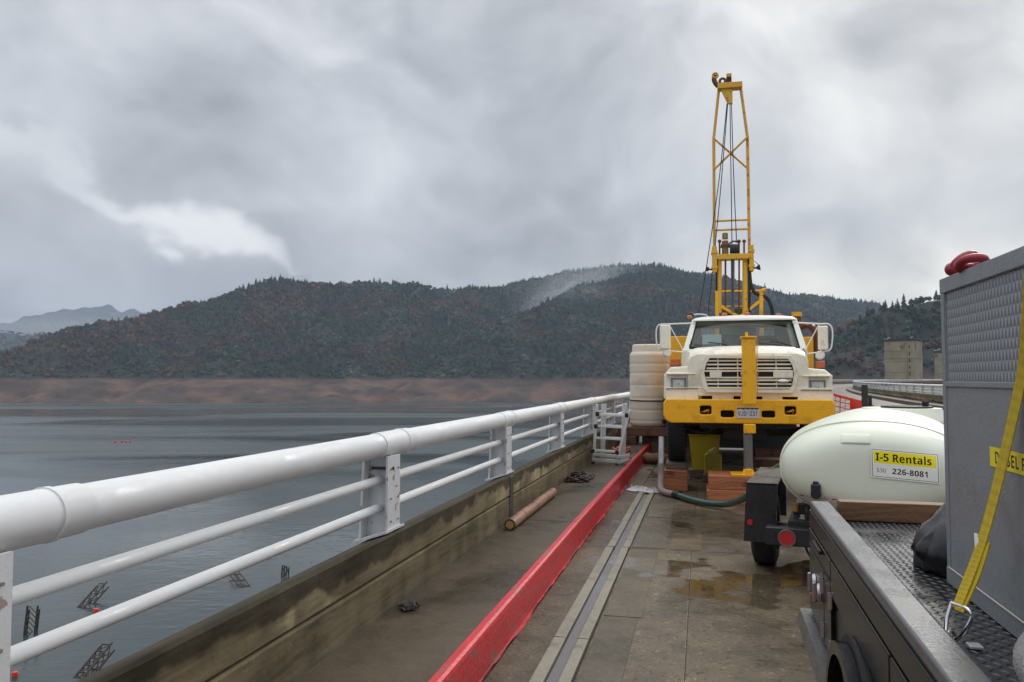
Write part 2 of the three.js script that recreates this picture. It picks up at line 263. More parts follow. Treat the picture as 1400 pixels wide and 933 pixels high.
{ const m = new THREE.Mesh(sweep([[-1.168, -0.02], [-1.178, KERB - 0.024], [-1.184, KERB - 0.007], [-1.2, KERB + 0.002], [-1.238, KERB + 0.002], [-1.241, KERB - 0.01]], 7.855, 17.35, 3.05), kerbMat); m.name = 'kerb_length'; m.receiveShadow = true; kerb.add(m);
  const q = new THREE.Mesh(sweep([[-1.152, -0.02], [-1.166, KERB - 0.022], [-1.188, KERB + 0.002], [-1.225, KERB]], 17.36, END, 6), walkMat); q.name = 'kerb_length'; kerb.add(q);
  const f = new THREE.Mesh(sweep([[-1.22, KERB], [-1.9, KERB]], 60, END, 6), walkMat); f.name = 'far_walkway'; walk.add(f);
  const j = new THREE.Mesh(sweep([[-1.225, KERB + 0.001], [-1.86, KERB + 0.001]], 7.838, 7.862, 1), std(0.03, 0.028, 0.025, 0.9)); j.name = 'walk_joint'; walk.add(j); }
{ const p = [], idx = [], uv = []; for (let i = 0; i <= 420; i++) { const s = -1 + i * 0.044, w = Math.max(0.003, 0.014 + 0.035 * fbm2(s * 1.1, 2, 3)), A = arc(-1.172, s, 0.0045), B = arc(-1.166 + w, s, 0.0045); p.push(A.x, A.y, A.z, B.x, B.y, B.z); uv.push(s, 0.02, s, 0.1); if (i) idx.push(i * 2 - 2, i * 2 - 1, i * 2 + 1, i * 2 - 2, i * 2 + 1, i * 2); } const g = new THREE.BufferGeometry(); g.setAttribute('position', new THREE.Float32BufferAttribute(p, 3)); g.setAttribute('uv', new THREE.Float32BufferAttribute(uv, 2)); g.setIndex(idx); g.computeVertexNormals(); const m = new THREE.Mesh(g, kerbMat); m.name = 'paint_overrun'; kerb.add(m); }
structure('sidewalk', sweep([[12.05, KERB], [11.05, KERB], [11.0, KERB - 0.02], [10.985, -0.02]], -40, END, 6), walkMat);

// ---- parapets: cast panels, dark algae on top running down, lime bloom on the face
const parapetTex = tex(2048, 512, (u, v) => {
  const h = v * 0.92;                                       // metres up the face, then across the cap
  const drip = tileStreak(u), n = fB(u, v), fine = fS(u, v);
  let r = 0.178, g = 0.142, b = 0.084; let k = 1 + 0.6 * fA(u, v) + 0.5 * n + 0.3 * fine + 0.35 * fS(u, 0.45 + v * 0.04);
  const upper = h > 0.27 ? 1 : 0;
  const lime = upper * sst(fA(u, 0.3) + 0.5 * fC(u, v * 0.3), -0.08, 0.06) * sst(h, 0.30, 0.33) * sst(h + 0.06 * fC(u, 0.5), 0.445, 0.41);
  const st = 0.75 + 0.5 * sst(fS(u, 0.37) + 0.5 * fC(u, 0.6), -0.2, 0.2); r = lerp(r, 0.32 * st, lime * 0.85); g = lerp(g, 0.265 * st, lime * 0.85); b = lerp(b, 0.155 * st, lime * 0.85);
  const algae = sst(h + 0.07 * fC(u, 0.2) + 0.1 * drip, 0.40, 0.435);
  r = lerp(r, 0.058, algae * 0.92); g = lerp(g, 0.048, algae * 0.92); b = lerp(b, 0.03, algae * 0.92);
  const foot = sst(h + 0.05 * fC(u, 0.8), 0.07, 0.0); r = lerp(r, 0.09, foot * 0.8); g = lerp(g, 0.085, foot * 0.8); b = lerp(b, 0.068, foot * 0.8);
  if (!upper) { const d = sst(fC(u, v * 0.5) + 0.4 * fA(u, v), 0.02, 0.4); r = lerp(r, 0.12, d * 0.6); g = lerp(g, 0.098, d * 0.6); b = lerp(b, 0.06, d * 0.6); }
  const white = speck2(u * 256 * 3 % 256, v * 60) > 0.9 && fC(u, v) > 0.15 ? 1.6 : 1;
  k *= white; return [r * k, g * k, b * k];
}, { srgb: true, repeat: [1 / 9.7, 1 / 0.92] });
function tileStreak(u) { return fC(u, 0.61) + 0.6 * fS(u, 0.2); }
const parapetMat = new THREE.MeshPhysicalMaterial({ map: parapetTex, roughness: 0.8, specularIntensity: 0.4, bumpMap: roadBump, bumpScale: 0.003 });
const jointMat = std(0.06, 0.056, 0.045, 0.7, { map: paintMap });
const wallProfile = [[-1.85, KERB - 0.02], [-1.846, 0.455], [-1.852, 0.466], [-1.872, 0.47], [-1.872, 0.482], [-1.846, 0.486], [-1.842, 0.675], [-1.855, 0.69], [-2.03, 0.63], [-2.03, -0.35], [-1.9, -0.35], [-1.9, KERB - 0.02]];
const parapet = thing('parapet_wall', 'stained concrete parapet under the white pipe railing, lake side of crest', 'parapet', [-1.9, KERB, -5]);
for (let k = -1; k < 26; k++) { const s0 = 1.75 + 6.1 * k; part(parapet, 'wall_panel', sweep(wallProfile, s0 + 0.006, s0 + 6.094, 3.05, true), parapetMat); if (k < 5) part(parapet, 'joint_filler', sweep([[-1.845, KERB], [-1.836, 0.66], [-1.85, 0.684], [-1.86, 0.5], [-1.86, KERB]], s0 - 0.13, s0 + 0.004, 1, true), jointMat); }
part(parapet, 'wall_length', sweep(wallProfile, 1.75 + 6.1 * 26, END, 8, true), parapetMat);
const far = wallProfile.map(([o, y]) => [10.12 - o, y]).reverse();
const parapet2 = thing('parapet_wall', 'concrete parapet curving along the downstream edge of the crest road', 'parapet', [12, KERB, -60]);
for (let k = 2; k < 26; k++) part(parapet2, 'wall_panel', sweep(far, 1.756 + 6.1 * k, 7.844 + 6.1 * k, 3.05, true), parapetMat);
part(parapet2, 'wall_length', sweep(far, 1.75 + 6.1 * 26, END, 8, true), parapetMat);

// ---- railings
const whiteMap = tex(1024, 512, (u, v) => { const k = 0.93 + 0.07 * fA(u, v) + 0.04 * fS(u, v), d = sst(fC(u * 0.5, v) + 0.4 * fL(u, v), 0.2, 0.55) * 0.22; return [k * lerp(1, 0.66, d), k * lerp(1, 0.64, d), k * lerp(1, 0.55, d)]; }, { srgb: true, repeat: [0.35, 1.6] });
const whitePaint = phys(0.74, 0.745, 0.745, 0.34, { map: whiteMap, roughnessMap: paintRough, roughness: 1, bumpMap: fineBump, bumpScale: 0.0003 });
const postPaint = phys(0.7, 0.71, 0.71, 0.5, { map: chipMap, bumpMap: fineBump, bumpScale: 0.001 });
function arcTube(o, y, s0, s1, r, rad = 14, step = 1.5) { const n = Math.max(2, Math.round((s1 - s0) / step)), rings = []; for (let i = 0; i <= n; i++) { const s = lerp(s0, s1, i / n), ring = []; for (let k = 0; k < rad; k++) { const t = k / rad * 6.28318; ring.push(arc(o + r * Math.cos(t), s, y + r * Math.sin(t))); } rings.push(ring); } const g = loft(rings, 0.9);
  const p = g.attributes.position, uv = g.attributes.uv; for (let i = 0; i < p.count; i++) { const rr2 = Math.hypot(p.getX(i) - RAD, p.getZ(i)); uv.setXY(i, RAD * Math.atan2(-p.getZ(i), RAD - p.getX(i)), Math.atan2(p.getY(i) - y, RAD - rr2 - o) * r * 1.0); } return g; }
const RO = -1.94, RY = 1.225;
const bolt = std(0.25, 0.22, 0.2, 0.5);
function postParts(parent, s, mirror) {
  const M = (o) => mirror ? 10.12 - o : o, q = (o, t, y) => arc(M(o), t, y), sgn = mirror ? -1 : 1;
  const blk = (o0, o1, o2, o3, t0, t1, y0, y1) => loft([[q(o0, t0, y0), q(o1, t0, y0), q(o1, t1, y0), q(o0, t1, y0)], [q(o2, t0, y1), q(o3, t0, y1), q(o3, t1, y1), q(o2, t1, y1)]], 0.3);
  const web = blk(-2.035, -1.87, -2.012, -1.875, s - 0.008, s + 0.008, 0.66, 1.165), inner = blk(-1.872, -1.858, -1.872, -1.858, s - 0.1, s + 0.1, 0.7, 1.16), outer = blk(-2.05, -2.036, -2.024, -2.012, s - 0.1, s + 0.1, 0.65, 1.16);
  const plate = loft([[q(-2.07, s - 0.15, 0.632), q(-1.845, s - 0.15, 0.702), q(-1.845, s + 0.15, 0.702), q(-2.07, s + 0.15, 0.632)], [q(-2.07, s - 0.15, 0.646), q(-1.845, s - 0.15, 0.716), q(-1.845, s + 0.15, 0.716), q(-2.07, s + 0.15, 0.646)]], 0.3);
  return { post: join([web, inner, outer]), plate };
}
function railing(name, label, mirror, s0, count, fine) {
  const o = mirror ? 10.12 - RO : RO, b = arc(o, s0 + 4, KERB), t = thing(name, label, 'railing', [b.x, KERB, b.z]);
  for (let k = 0; k < count; k++) {
    const s = s0 + 3.05 * k + (!mirror && k === 1 ? 0.11 : 0), near = k < fine; if (k >= 180) break;
    if (near) part(t, 'top_rail', arcTube(o, RY, s + 0.3, s + 3.05, 0.075, 24), whitePaint);
    const { post, plate } = postParts(t, s, mirror); const p = part(t, 'post', post, postPaint); part(p, 'foot_plate', plate, postPaint);
    part(t, 'sleeve', join([arcTube(o, RY, s - 0.1, s + 0.42, 0.081, near ? 24 : 8, 0.1), ...(near ? [arcTube(o, RY, s + 0.285, s + 0.305, 0.086, 24, 0.02)] : [])]), whitePaint);
    if (near) { for (const y of [1.007, 0.835]) part(t, 'lower_rail', arcTube(o - 0.005, y, s + 0.008, s + 3.042, 0.0285, 12), whitePaint);
      if (k < 6 && !mirror) for (const d of [0.06, -0.06]) for (const y of [0.76, 0.9, 1.08]) part(p, 'bolt', cyl(arc(o + 0.08, s + d, y), arc(o + 0.092, s + d, y), 0.006, 0.006, 6), bolt); }
  }
  const e = s0 + 3.05 * Math.min(fine, count), z = s0 + 3.05 * count;
  if (z > e) { part(t, 'top_rail', arcTube(o, RY, e - 0.1, z, 0.075, 8, 6), whitePaint); for (const y of [1.007, 0.835]) part(t, 'lower_rail', arcTube(o, y, e, z, 0.031, 6, 6), whitePaint); }
  return t;
}
const lakeRail = railing('pipe_railing', 'white pipe railing with two lower rails on the lake side parapet', false, 1.66 - 3.05, 170, 12);
part(lakeRail, 'tape_mark', loft([[[-1.99, 1.075], [-1.858, 1.075], [-1.858, 1.09], [-1.99, 1.09]].map(([o, y]) => arc(o, 4.55 + 0.135 - 0.02, y)), [[-1.99, 1.075], [-1.852, 1.075], [-1.852, 1.09], [-1.99, 1.09]].map(([o, y]) => arc(o, 4.7, y))], 0.3), std(0.012, 0.012, 0.013, 0.4));
railing('pipe_railing', 'white pipe railing on the downstream side curving away past the towers', true, 1.66 + 3.05 * 5, 165, 30);

// ================================================================== lake, hills, woods
const LAKE = -29;
{
  const wv = tileFbm(501, 8, 6), wv2 = tileFbm(541, 24, 4), streak = tileFbm(571, 4, 5);
  const waves = tex(1024, 1024, (u, v) => 0.5 + 0.3 * wv(u, v) + 0.35 * wv2(u, v), { repeat: [1 / 46, 1 / 23] });
  const ruffle = tex(1024, 1024, (u, v) => clamp(0.42 + 0.8 * fbm2(u * 2.6 + 1.2 * fbm2(u * 3, v * 4, 2), v * 6.5 + 2, 4), 0.1, 1), { repeat: [1 / 2700, 1 / 1300] });
  const g = new THREE.PlaneGeometry(9000, 6200); g.rotateX(-Math.PI / 2); g.rotateY(YAW);
  const at = V(0, LAKE, 0).addScaledVector(FWD, 2700); g.translate(at.x, at.y, at.z);
  const p = g.attributes.position, uv = g.attributes.uv; for (let i = 0; i < p.count; i++) uv.setXY(i, p.getX(i) * RGT.x + p.getZ(i) * RGT.z, p.getX(i) * FWD.x + p.getZ(i) * FWD.z);
  structure('lake', g, phys(0.025, 0.039, 0.039, 0.3, { roughnessMap: ruffle, roughness: 0.5, bumpMap: waves, bumpScale: 0.055, ior: 1.33 }));
}
// crest lines: photo pixel and distance in metres
const crestLine = (list) => list.map(([x, y, d]) => farPoint(x, y, d));
const ridges = [
  { c: crestLine([[-260, 512, 1090], [-150, 502, 1120], [0, 486, 1200], [60, 472, 1240], [100, 464, 1280], [170, 443, 1350], [230, 430, 1420], [290, 420, 1480], [340, 405, 1530], [390, 393, 1580], [430, 394, 1600], [480, 393, 1620], [540, 390, 1640], [600, 400, 1680], [650, 405, 1720], [700, 400, 1800]]), k: 0.44 },
  { c: crestLine([[640, 408, 1900], [700, 398, 1950], [740, 386, 2000], [790, 376, 2050], [850, 368, 2050], [900, 371, 2050], [960, 381, 2050], [1050, 405, 2100], [1100, 410, 2150], [1150, 416, 2200], [1190, 424, 2250], [1225, 435, 2300], [1400, 450, 2300]]), k: 0.4 },
  { c: crestLine([[905, 376, 1780], [870, 382, 1700], [830, 394, 1620], [800, 407, 1560], [760, 424, 1490], [715, 446, 1420], [670, 466, 1360], [620, 489, 1300], [570, 510, 1240]]), k: 0.42 },
  { c: crestLine([[905, 376, 1780], [960, 398, 1700], [1050, 424, 1620], [1130, 455, 1560], [1200, 480, 1500]]), k: 0.42 },
  { c: crestLine([[300, 452, 1330], [330, 478, 1240], [350, 505, 1170]]), k: 0.4 },
  { c: crestLine([[520, 425, 1480], [470, 470, 1310], [440, 505, 1215]]), k: 0.42 },
  { c: crestLine([[900, 440, 1480], [930, 480, 1330], [950, 512, 1230]]), k: 0.42 },
  { c: crestLine([[1105, 505, 740], [1140, 482, 760], [1180, 458, 790], [1230, 437, 810], [1290, 420, 830], [1400, 390, 860], [1600, 345, 900]]), k: 0.5 },
];
function ridgeHeight(x, z) {
  let best = -80;
  for (const { c, k } of ridges) for (let i = 0; i + 1 < c.length; i++) {
    const a = c[i], b = c[i + 1], dx = b.x - a.x, dz = b.z - a.z, t = clamp(((x - a.x) * dx + (z - a.z) * dz) / (dx * dx + dz * dz), 0, 1);
    const d = Math.hypot(x - a.x - dx * t, z - a.z - dz * t), h = a.y + (b.y - a.y) * t - k * (Math.sqrt(d * d + 900) - 30);
    if (h > best) best = h;
  }
  return best;
}
function terrainHeight(x, z) {
  const r = ridgeHeight(x, z), gully = Math.abs(fbm2(x / 160, z / 160, 4));
  let h = r + (r < 14 ? 0.5 : 1) * (13 * fbm2(x / 190 + 5, z / 190, 4) + 10 - 34 * gully * sst(r, 180, -10) - 46 * sst(r, 0, 60) * sst(r, 230, 120) * (Math.abs(fbm2(x / 330 + 7, z / 420, 2)) - 0.14)) - 2;
  if (h < 2) h = 2 + (h - 2) * (0.75 + 0.3 * fbm2(x / 90, z / 90, 2)) - 9 * sst(h, 2, -14) * Math.abs(fbm2(x / 42 + 3, z / 130, 3));
  return h;
}
const soil = tex(512, 512, (u, v) => { const k = 0.9 + 0.35 * fB(u, v) + 0.25 * fS(u, v); return [k, k, k]; }, { srgb: true, repeat: [1 / 60, 1 / 60] });
{
  const p = [], col = [], uv = [], idx = [], L0 = -1500, L1 = 1500, st = 8.5, nl = Math.round((L1 - L0) / st), ds = []; for (let d = 560; d < 2700; d += d < 980 ? 13 : d < 1330 ? 4 : 14) ds.push(d); const nd = ds.length - 1;
  for (let j = 0; j <= nd; j++) for (let i = 0; i <= nl; i++) {
    const d = ds[j], l = L0 + i * st, x = FWD.x * d + RGT.x * l, z = FWD.z * d + RGT.z * l, h = terrainHeight(x, z);
    p.push(x, h, z); uv.push(l, d);
    const n = fbm2(x / 70, z / 70, 3), n5 = fbm2(x / 22, h / 3, 3), bank = sst(h + 2.0 * n5, 2.2, 0.2), k = 1 + 0.5 * n + 0.35 * n5;
    const ter = 1 - 0.14 * sst(Math.sin(h * 1.9 + 2.2 * n), 0.2, 0.9);
    const g1 = [0.024 * k, 0.026 * k, 0.017 * k], b1 = n > 0.12 ? [0.104 * k * ter, 0.056 * k * ter, 0.036 * k * ter] : [0.07 * k * ter, 0.044 * k * ter, 0.032 * k * ter];
    for (let c = 0; c < 3; c++) col.push(lerp(g1[c], b1[c], bank));
  }
  for (let j = 0; j < nd; j++) for (let i = 0; i < nl; i++) { const a = j * (nl + 1) + i, b = a + 1, c = a + nl + 1, e = c + 1; if (Math.max(p[a * 3 + 1], p[b * 3 + 1], p[c * 3 + 1], p[e * 3 + 1]) < LAKE - 6) continue; idx.push(a, b, e, a, e, c); }
  const g = new THREE.BufferGeometry(); g.setAttribute('position', new THREE.Float32BufferAttribute(p, 3)); g.setAttribute('uv', new THREE.Float32BufferAttribute(uv, 2)); g.setAttribute('color', new THREE.Float32BufferAttribute(col, 3)); g.setIndex(idx); g.computeVertexNormals();
  structure('hills', g, new THREE.MeshStandardMaterial({ vertexColors: true, map: soil, roughness: 0.95, bumpMap: soil, bumpScale: 1.2 }));
}
// far hills up the valley, half lost in cloud
const farRidges = [[[[-330, 470], [-200, 456], [-90, 452], [0, 458], [55, 455], [85, 463], [130, 484], [200, 512]], 2900, 0.42, 'far_hills'], [[[-420, 430], [-260, 446], [-60, 452], [40, 446], [75, 432], [105, 424], [135, 417], [160, 422], [180, 431], [240, 446], [330, 470]], 6200, 0.3, 'mountain']];
function farHill(pts, depth, slope, name) {
  const c = pts.map(([x, y]) => farPoint(x, y, depth)), H = (x, z) => { let b = -60; for (let i = 0; i + 1 < c.length; i++) { const A = c[i], B = c[i + 1], dx = B.x - A.x, dz = B.z - A.z, t = clamp(((x - A.x) * dx + (z - A.z) * dz) / (dx * dx + dz * dz), 0, 1), d = Math.hypot(x - A.x - dx * t, z - A.z - dz * t); b = Math.max(b, A.y + (B.y - A.y) * t - slope * d); } return b + depth * 0.009 * fbm2(x / 260 + 3, z / 260, 5) * 1.2; };
  const g = grid(150, 40, (u, v) => { const l = lerp(-420 - 700, 340 - 700, u) / FOCAL * depth, d = depth + lerp(-0.26, 0.12, v) * depth, x = FWD.x * d + RGT.x * l, z = FWD.z * d + RGT.z * l; return V(x, H(x, z), z); });
  structure(name, g, std(0.035, 0.042, 0.034, 1)); return H;
}
const farH = farRidges.map((r) => farHill(...r));

// trees: crowns of many leaf clumps
function crownGeometry(seed, w, h, n, size, lift) {
  const r = seeded(seed), p = [], nn = [];
  const lobes = []; for (let i = 0; i < 6; i++) { const a = r() * 6.283, q = r() * 0.32; lobes.push([Math.cos(a) * q * w, h * (lift + (1 - lift) * (0.3 + 0.5 * r())), Math.sin(a) * q * w, w * (0.22 + 0.16 * r())]); }
  for (let i = 0; i < n; i++) {
    const L = lobes[i % 6], u = r() * 2 - 1, t = r() * 6.283, q = Math.sqrt(1 - u * u), rad = L[3] * Math.pow(r(), 0.25), c = V(L[0] + q * Math.cos(t) * rad, L[1] + u * rad * 0.85, L[2] + q * Math.sin(t) * rad);
    const nrm = V(q * Math.cos(t) + 0.9 * (r() - 0.5), u + 0.5 + 0.7 * (r() - 0.5), q * Math.sin(t) + 0.9 * (r() - 0.5)).normalize(), a = V(r() - 0.5, r() - 0.5, r() - 0.5).cross(nrm).normalize(), b = nrm.clone().cross(a), s = size * (0.6 + 0.8 * r());
    const q1 = c.clone().addScaledVector(a, s), q2 = c.clone().addScaledVector(a, -s * 0.5).addScaledVector(b, s * 0.85), q3 = c.clone().addScaledVector(a, -s * 0.5).addScaledVector(b, -s * 0.85);
    for (const v of [q1, q2, q3]) p.push(v.x, v.y, v.z);
    const w = V(L[0] * 0.12 + q * Math.cos(t), u * 0.9 + 0.45, L[2] * 0.12 + q * Math.sin(t)).normalize().lerp(nrm, 0.3).normalize(); for (let e = 0; e < 3; e++) nn.push(w.x, w.y, w.z);
  }
  const g = new THREE.BufferGeometry(); g.setAttribute('position', new THREE.Float32BufferAttribute(p, 3)); g.setAttribute('normal', new THREE.Float32BufferAttribute(nn, 3)); return g;
}
function coniferGeometry(seed, w, h, n) {
  const r = seeded(seed), p = [];
  for (let i = 0; i < n; i++) { const t = (i + r()) / n, y = h * (0.14 + 0.86 * t), rad = w * 0.5 * Math.pow(1 - t, 0.8) * (0.65 + 0.5 * r()) + 0.25, a = r() * 6.283, sp = 0.32 + 0.25 * r(), dr = rad * (0.25 + 0.2 * r());
    p.push(0, y + 0.5, 0, Math.cos(a - sp) * rad, y - dr, Math.sin(a - sp) * rad, Math.cos(a + sp) * rad, y - dr, Math.sin(a + sp) * rad); }
  const g = new THREE.BufferGeometry(); g.setAttribute('position', new THREE.Float32BufferAttribute(p, 3)); g.computeVertexNormals(); return g;
}
const leaf = new THREE.MeshStandardMaterial({ roughness: 0.9 });
const kinds = [
  ['oak_woodland', crownGeometry(1, 9, 9, 130, 1.05, 0.15)], ['oak_woodland', crownGeometry(2, 8, 7.5, 120, 1.0, 0.1)], ['chaparral', crownGeometry(3, 7, 4.5, 90, 0.85, 0.0)],
  ['pine_woodland', coniferGeometry(4, 5.4, 10, 110)], ['pine_woodland', coniferGeometry(5, 5.4, 11, 120)],
];
{
  const lists = kinds.map(() => []), dummy = new THREE.Object3D(), col = new THREE.Color();
  for (let d = 640; d < 2560; d += 6.4) for (let l = -1420; l < 1420; l += 6.4) {
    if (l < -d * 0.7 - 40 || l > d * (d < 1000 ? 1.3 : 0.75) + 40) continue;
    const dd = d + rr(-4, 4), ll = l + rr(-4, 4), keep = d > 1700 ? 0.62 : 0.85; if (rnd() > keep) continue;
    const x = FWD.x * dd + RGT.x * ll, z = FWD.z * dd + RGT.z * ll, r0 = ridgeHeight(x, z); if (r0 < -14) continue;
    const h = terrainHeight(x, z); if (h < 1.6 + 2.2 * rnd()) continue;
    const hb = terrainHeight(x - FWD.x * 12, z - FWD.z * 12); if (hb > h + 3.5) continue;          // slopes turned from the lake
    
    const wood = fbm2(x / 190 - 3, z / 190 + 8, 3), rust = fbm2(x / 170 + 31, z / 170 - 12, 3) + 0.34 * sst(ll, -150, -520) * sst(h, 10, 45) - 0.02, con = wood + 0.3 * sst(h, 120, 260) - 0.05 - 0.25 * sst(ll, -250, -520);
    let k, c;
    if (rnd() < sst(con, 0.05, 0.3) * 0.85 + 0.03) { k = rnd() < 0.6 ? 3 : 4; c = [0.018, 0.046, 0.034]; }
    else if (wood < -0.12 && rnd() < 0.8) { k = 2; c = rnd() < 0.55 ? [0.1, 0.125, 0.068] : [0.052, 0.085, 0.05]; }
    else { k = rnd() < 0.5 ? 0 : 1; c = [0.03, 0.064, 0.036]; }
    if (k < 3 && rnd() < sst(rust, 0.07, 0.17) * 0.9) { c = rnd() < 0.5 ? [0.115, 0.052, 0.028] : rnd() < 0.7 ? [0.08, 0.05, 0.042] : [0.125, 0.075, 0.03]; }
    const m = (0.62 + 0.9 * rnd() * rnd()) * (1 + 1.1 * fbm2(x / 34, z / 34, 3)) * 1.2, hue = 1 + rr(-0.12, 0.12); col.setRGB(c[0] * m * hue, c[1] * m, c[2] * m / hue);
    const s = (0.55 + 0.7 * rnd()) * (k > 2 ? 0.85 + 0.4 * rnd() : 1); lists[k].push([x, h - 0.5, z, s, s * rr(0.8, 1.2), rnd() * 6.283, col.clone()]);
  }
  // woods on the far hills
  farRidges.forEach(([, depth], f) => { if (f) return; for (let i = 0; i < 6000; i++) { const l = rr(-1120, -480) / FOCAL * depth, d = depth * rr(0.76, 1.01), x = FWD.x * d + RGT.x * l, z = FWD.z * d + RGT.z * l, h = farH[f](x, z); if (h < 2) continue; const k = rnd() < 0.5 ? 3 : 0; col.setRGB(0.03, 0.042, 0.032); lists[k].push([x, h - 1, z, rr(1, 1.6), rr(0.8, 1.4), rnd() * 6, col.clone()]); } });
  lists.forEach((list, k) => { const m = new THREE.InstancedMesh(kinds[k][1], leaf, list.length); list.forEach(([x, y, z, s, sy, a, c], i) => { dummy.position.set(x, y, z); dummy.scale.set(s, sy, s); dummy.rotation.set(0, a, 0); dummy.updateMatrix(); m.setMatrixAt(i, dummy.matrix); m.setColorAt(i, c); }); stuff(m, kinds[k][0]); });
  console.log('trees', lists.map((l) => l.length).join(' '));
}
const trunkGeo = cyl(V(0, 0, 0), V(0, 10.5, 0), 0.32, 0.06, 5);
// pines that stand out along the skyline
{
  const bark = std(0.05, 0.04, 0.03, 0.9), needle = std(0.026, 0.036, 0.03, 0.9), crowns = [coniferGeometry(61, 5.4, 13, 120), coniferGeometry(62, 5, 15, 120), coniferGeometry(63, 6, 11, 110)];
  const spots = [[175, 443, 1350, 0.9], [184, 441, 1355, 0.7], [276, 424, 1470, 0.7], [301, 417, 1490, 0.6], [344, 404, 1535, 0.9], [366, 399, 1555, 0.7], [374, 397, 1565, 1], [382, 395, 1570, 0.8], [398, 393, 1585, 0.7], [411, 394, 1590, 0.9], [424, 394, 1600, 0.6], [470, 393, 1615, 1.1], [503, 392, 1628, 0.7], [517, 391, 1632, 1], [524, 391, 1634, 0.9], [560, 394, 1650, 0.8], [585, 398, 1672, 0.9], [607, 401, 1685, 0.8], [640, 404, 1712, 0.6],
    [700, 398, 1950, 0.9], [722, 391, 1980, 1], [748, 384, 2010, 1.1], [768, 380, 2030, 0.9], [783, 377, 2045, 1], [806, 373, 2050, 1.2], [822, 371, 2050, 1], [838, 369, 2050, 1.1], [856, 369, 2050, 1.2], [872, 370, 2050, 1], [888, 371, 2050, 1.2], [905, 372, 2050, 1], [925, 376, 2050, 0.9], [1062, 407, 2110, 1], [1088, 409, 2140, 1.1], [1118, 413, 2165, 1], [1136, 415, 2185, 1.3], [1148, 416, 2198, 1], [1176, 421, 2230, 1.3], [1188, 424, 2245, 1.1], [1204, 428, 2265, 1.2],
    [772, 420, 1512, 1], [765, 423, 1500, 0.8], [757, 426, 1485, 1.1], [748, 431, 1470, 0.7], [820, 400, 1600, 0.8], [742, 436, 1460, 0.6]];
  spots.forEach(([px, py, d, s], i) => {
    const q = farPoint(px, py, d), y = terrainHeight(q.x, q.z) - 1, lo = i >= 41, upper = i >= 19 && !lo;
    const t = thing('pine_tree', lo ? 'dark pine standing on the spur below the drifting mist' : upper ? 'small pine on the skyline of the highest ridge' : 'small pine on the skyline of the rust-coloured hill', 'tree', [q.x, y, q.z], lo ? 'pines on the spur' : upper ? 'pines along the highest ridge' : 'pines along the rust-coloured hill');
    t.scale.set(s, s * 0.85, s); t.rotation.y = i * 1.7;
    const a = new THREE.Mesh(crowns[i % 3], needle); a.name = 'crown'; const b = new THREE.Mesh(trunkGeo, bark); b.name = 'trunk'; t.add(a, b);
  });
}
// a scrap of mist lying in the gully: droplets, thick at the heart and thin outside
{
  const puffs = [[800, 388, 1740, 66, 38, 70, 95000], [772, 402, 1660, 56, 40, 60, 85000], [746, 420, 1600, 46, 32, 50, 60000], [830, 372, 1800, 60, 28, 60, 50000], [728, 440, 1550, 36, 22, 40, 26000], [790, 408, 1500, 50, 22, 40, 30000], [640, 399, 1770, 70, 14, 40, 24000], [615, 397, 1730, 40, 12, 30, 12000]];
  const d = new THREE.Object3D(); let n = 0; for (const p of puffs) n += p[6];
  const m = new THREE.InstancedMesh(new THREE.IcosahedronGeometry(0.15, 0), std(0.9, 0.92, 0.95, 1), n), gs = () => (rnd() + rnd() + rnd() - 1.5) * 1.3; let i = 0;
  for (const [px, py, dep, a, b, c, k] of puffs) { const q = farPoint(px, py, dep); for (let j = 0; j < k; j++) { const u = gs(), v = gs(), w = gs(), f = fbm3(q.x + u * 2.2, v * 2, w * 2, 3); if (f < -0.12) { d.scale.setScalar(0.001); } else d.scale.setScalar(rr(0.5, 1.2)); d.position.set(q.x + RGT.x * a * u + FWD.x * c * w, q.y + b * v + u * 8, q.z + RGT.z * a * u + FWD.z * c * w); d.updateMatrix(); m.setMatrixAt(i++, d.matrix); } }
  stuff(m, 'mist');
  const far = new THREE.InstancedMesh(new THREE.IcosahedronGeometry(0.6, 0), m.material, 70000); for (let j = 0; j < 70000; j++) { const q = farPoint(lerp(-20, 190, rnd()) , 452 + 10 * gs() - 16 * rnd() * rnd(), 4700); d.position.set(q.x + gs() * 60, q.y + gs() * 40, q.z + gs() * 200); d.scale.setScalar(rr(0.5, 1.1)); d.updateMatrix(); far.setMatrixAt(j, d.matrix); } stuff(far, 'mist');
}

// ================================================================== paints and metals
const yellow = phys(0.97, 0.48, 0.004, 0.4, { map: grimeMap, roughnessMap: paintRough, roughness: 0.62, bumpMap: fineBump, bumpScale: 0.0008 });
const mastYellow = phys(0.78, 0.43, 0.035, 0.5, { map: chipMap, bumpMap: fineBump, bumpScale: 0.001 });
const cream = phys(0.88, 0.83, 0.68, 0.35, { map: grimeMap, roughnessMap: paintRough, roughness: 0.55, clearcoat: 0.25, clearcoatRoughness: 0.3 });
const roofWhite = phys(0.86, 0.85, 0.79, 0.35, { map: paintMap, roughness: 0.4, clearcoat: 0.2, clearcoatRoughness: 0.3 });
const black = std(0.014, 0.014, 0.015, 0.5), rubber = std(0.022, 0.022, 0.023, 0.78, { bumpMap: fineBump, bumpScale: 0.002 }), blackSteel = std(0.02, 0.021, 0.024, 0.38, { roughnessMap: paintRough, roughness: 0.6 });
const dirtyBlack = std(0.03, 0.028, 0.025, 0.7, { map: paintMap }), steel = std(0.42, 0.42, 0.43, 0.35, { metalness: 0.85, map: paintMap }), galv = std(0.62, 0.63, 0.64, 0.38, { metalness: 0.45, map: paintMap, roughnessMap: paintRough, roughness: 0.6 }), chrome = std(0.75, 0.75, 0.76, 0.15, { metalness: 1 });
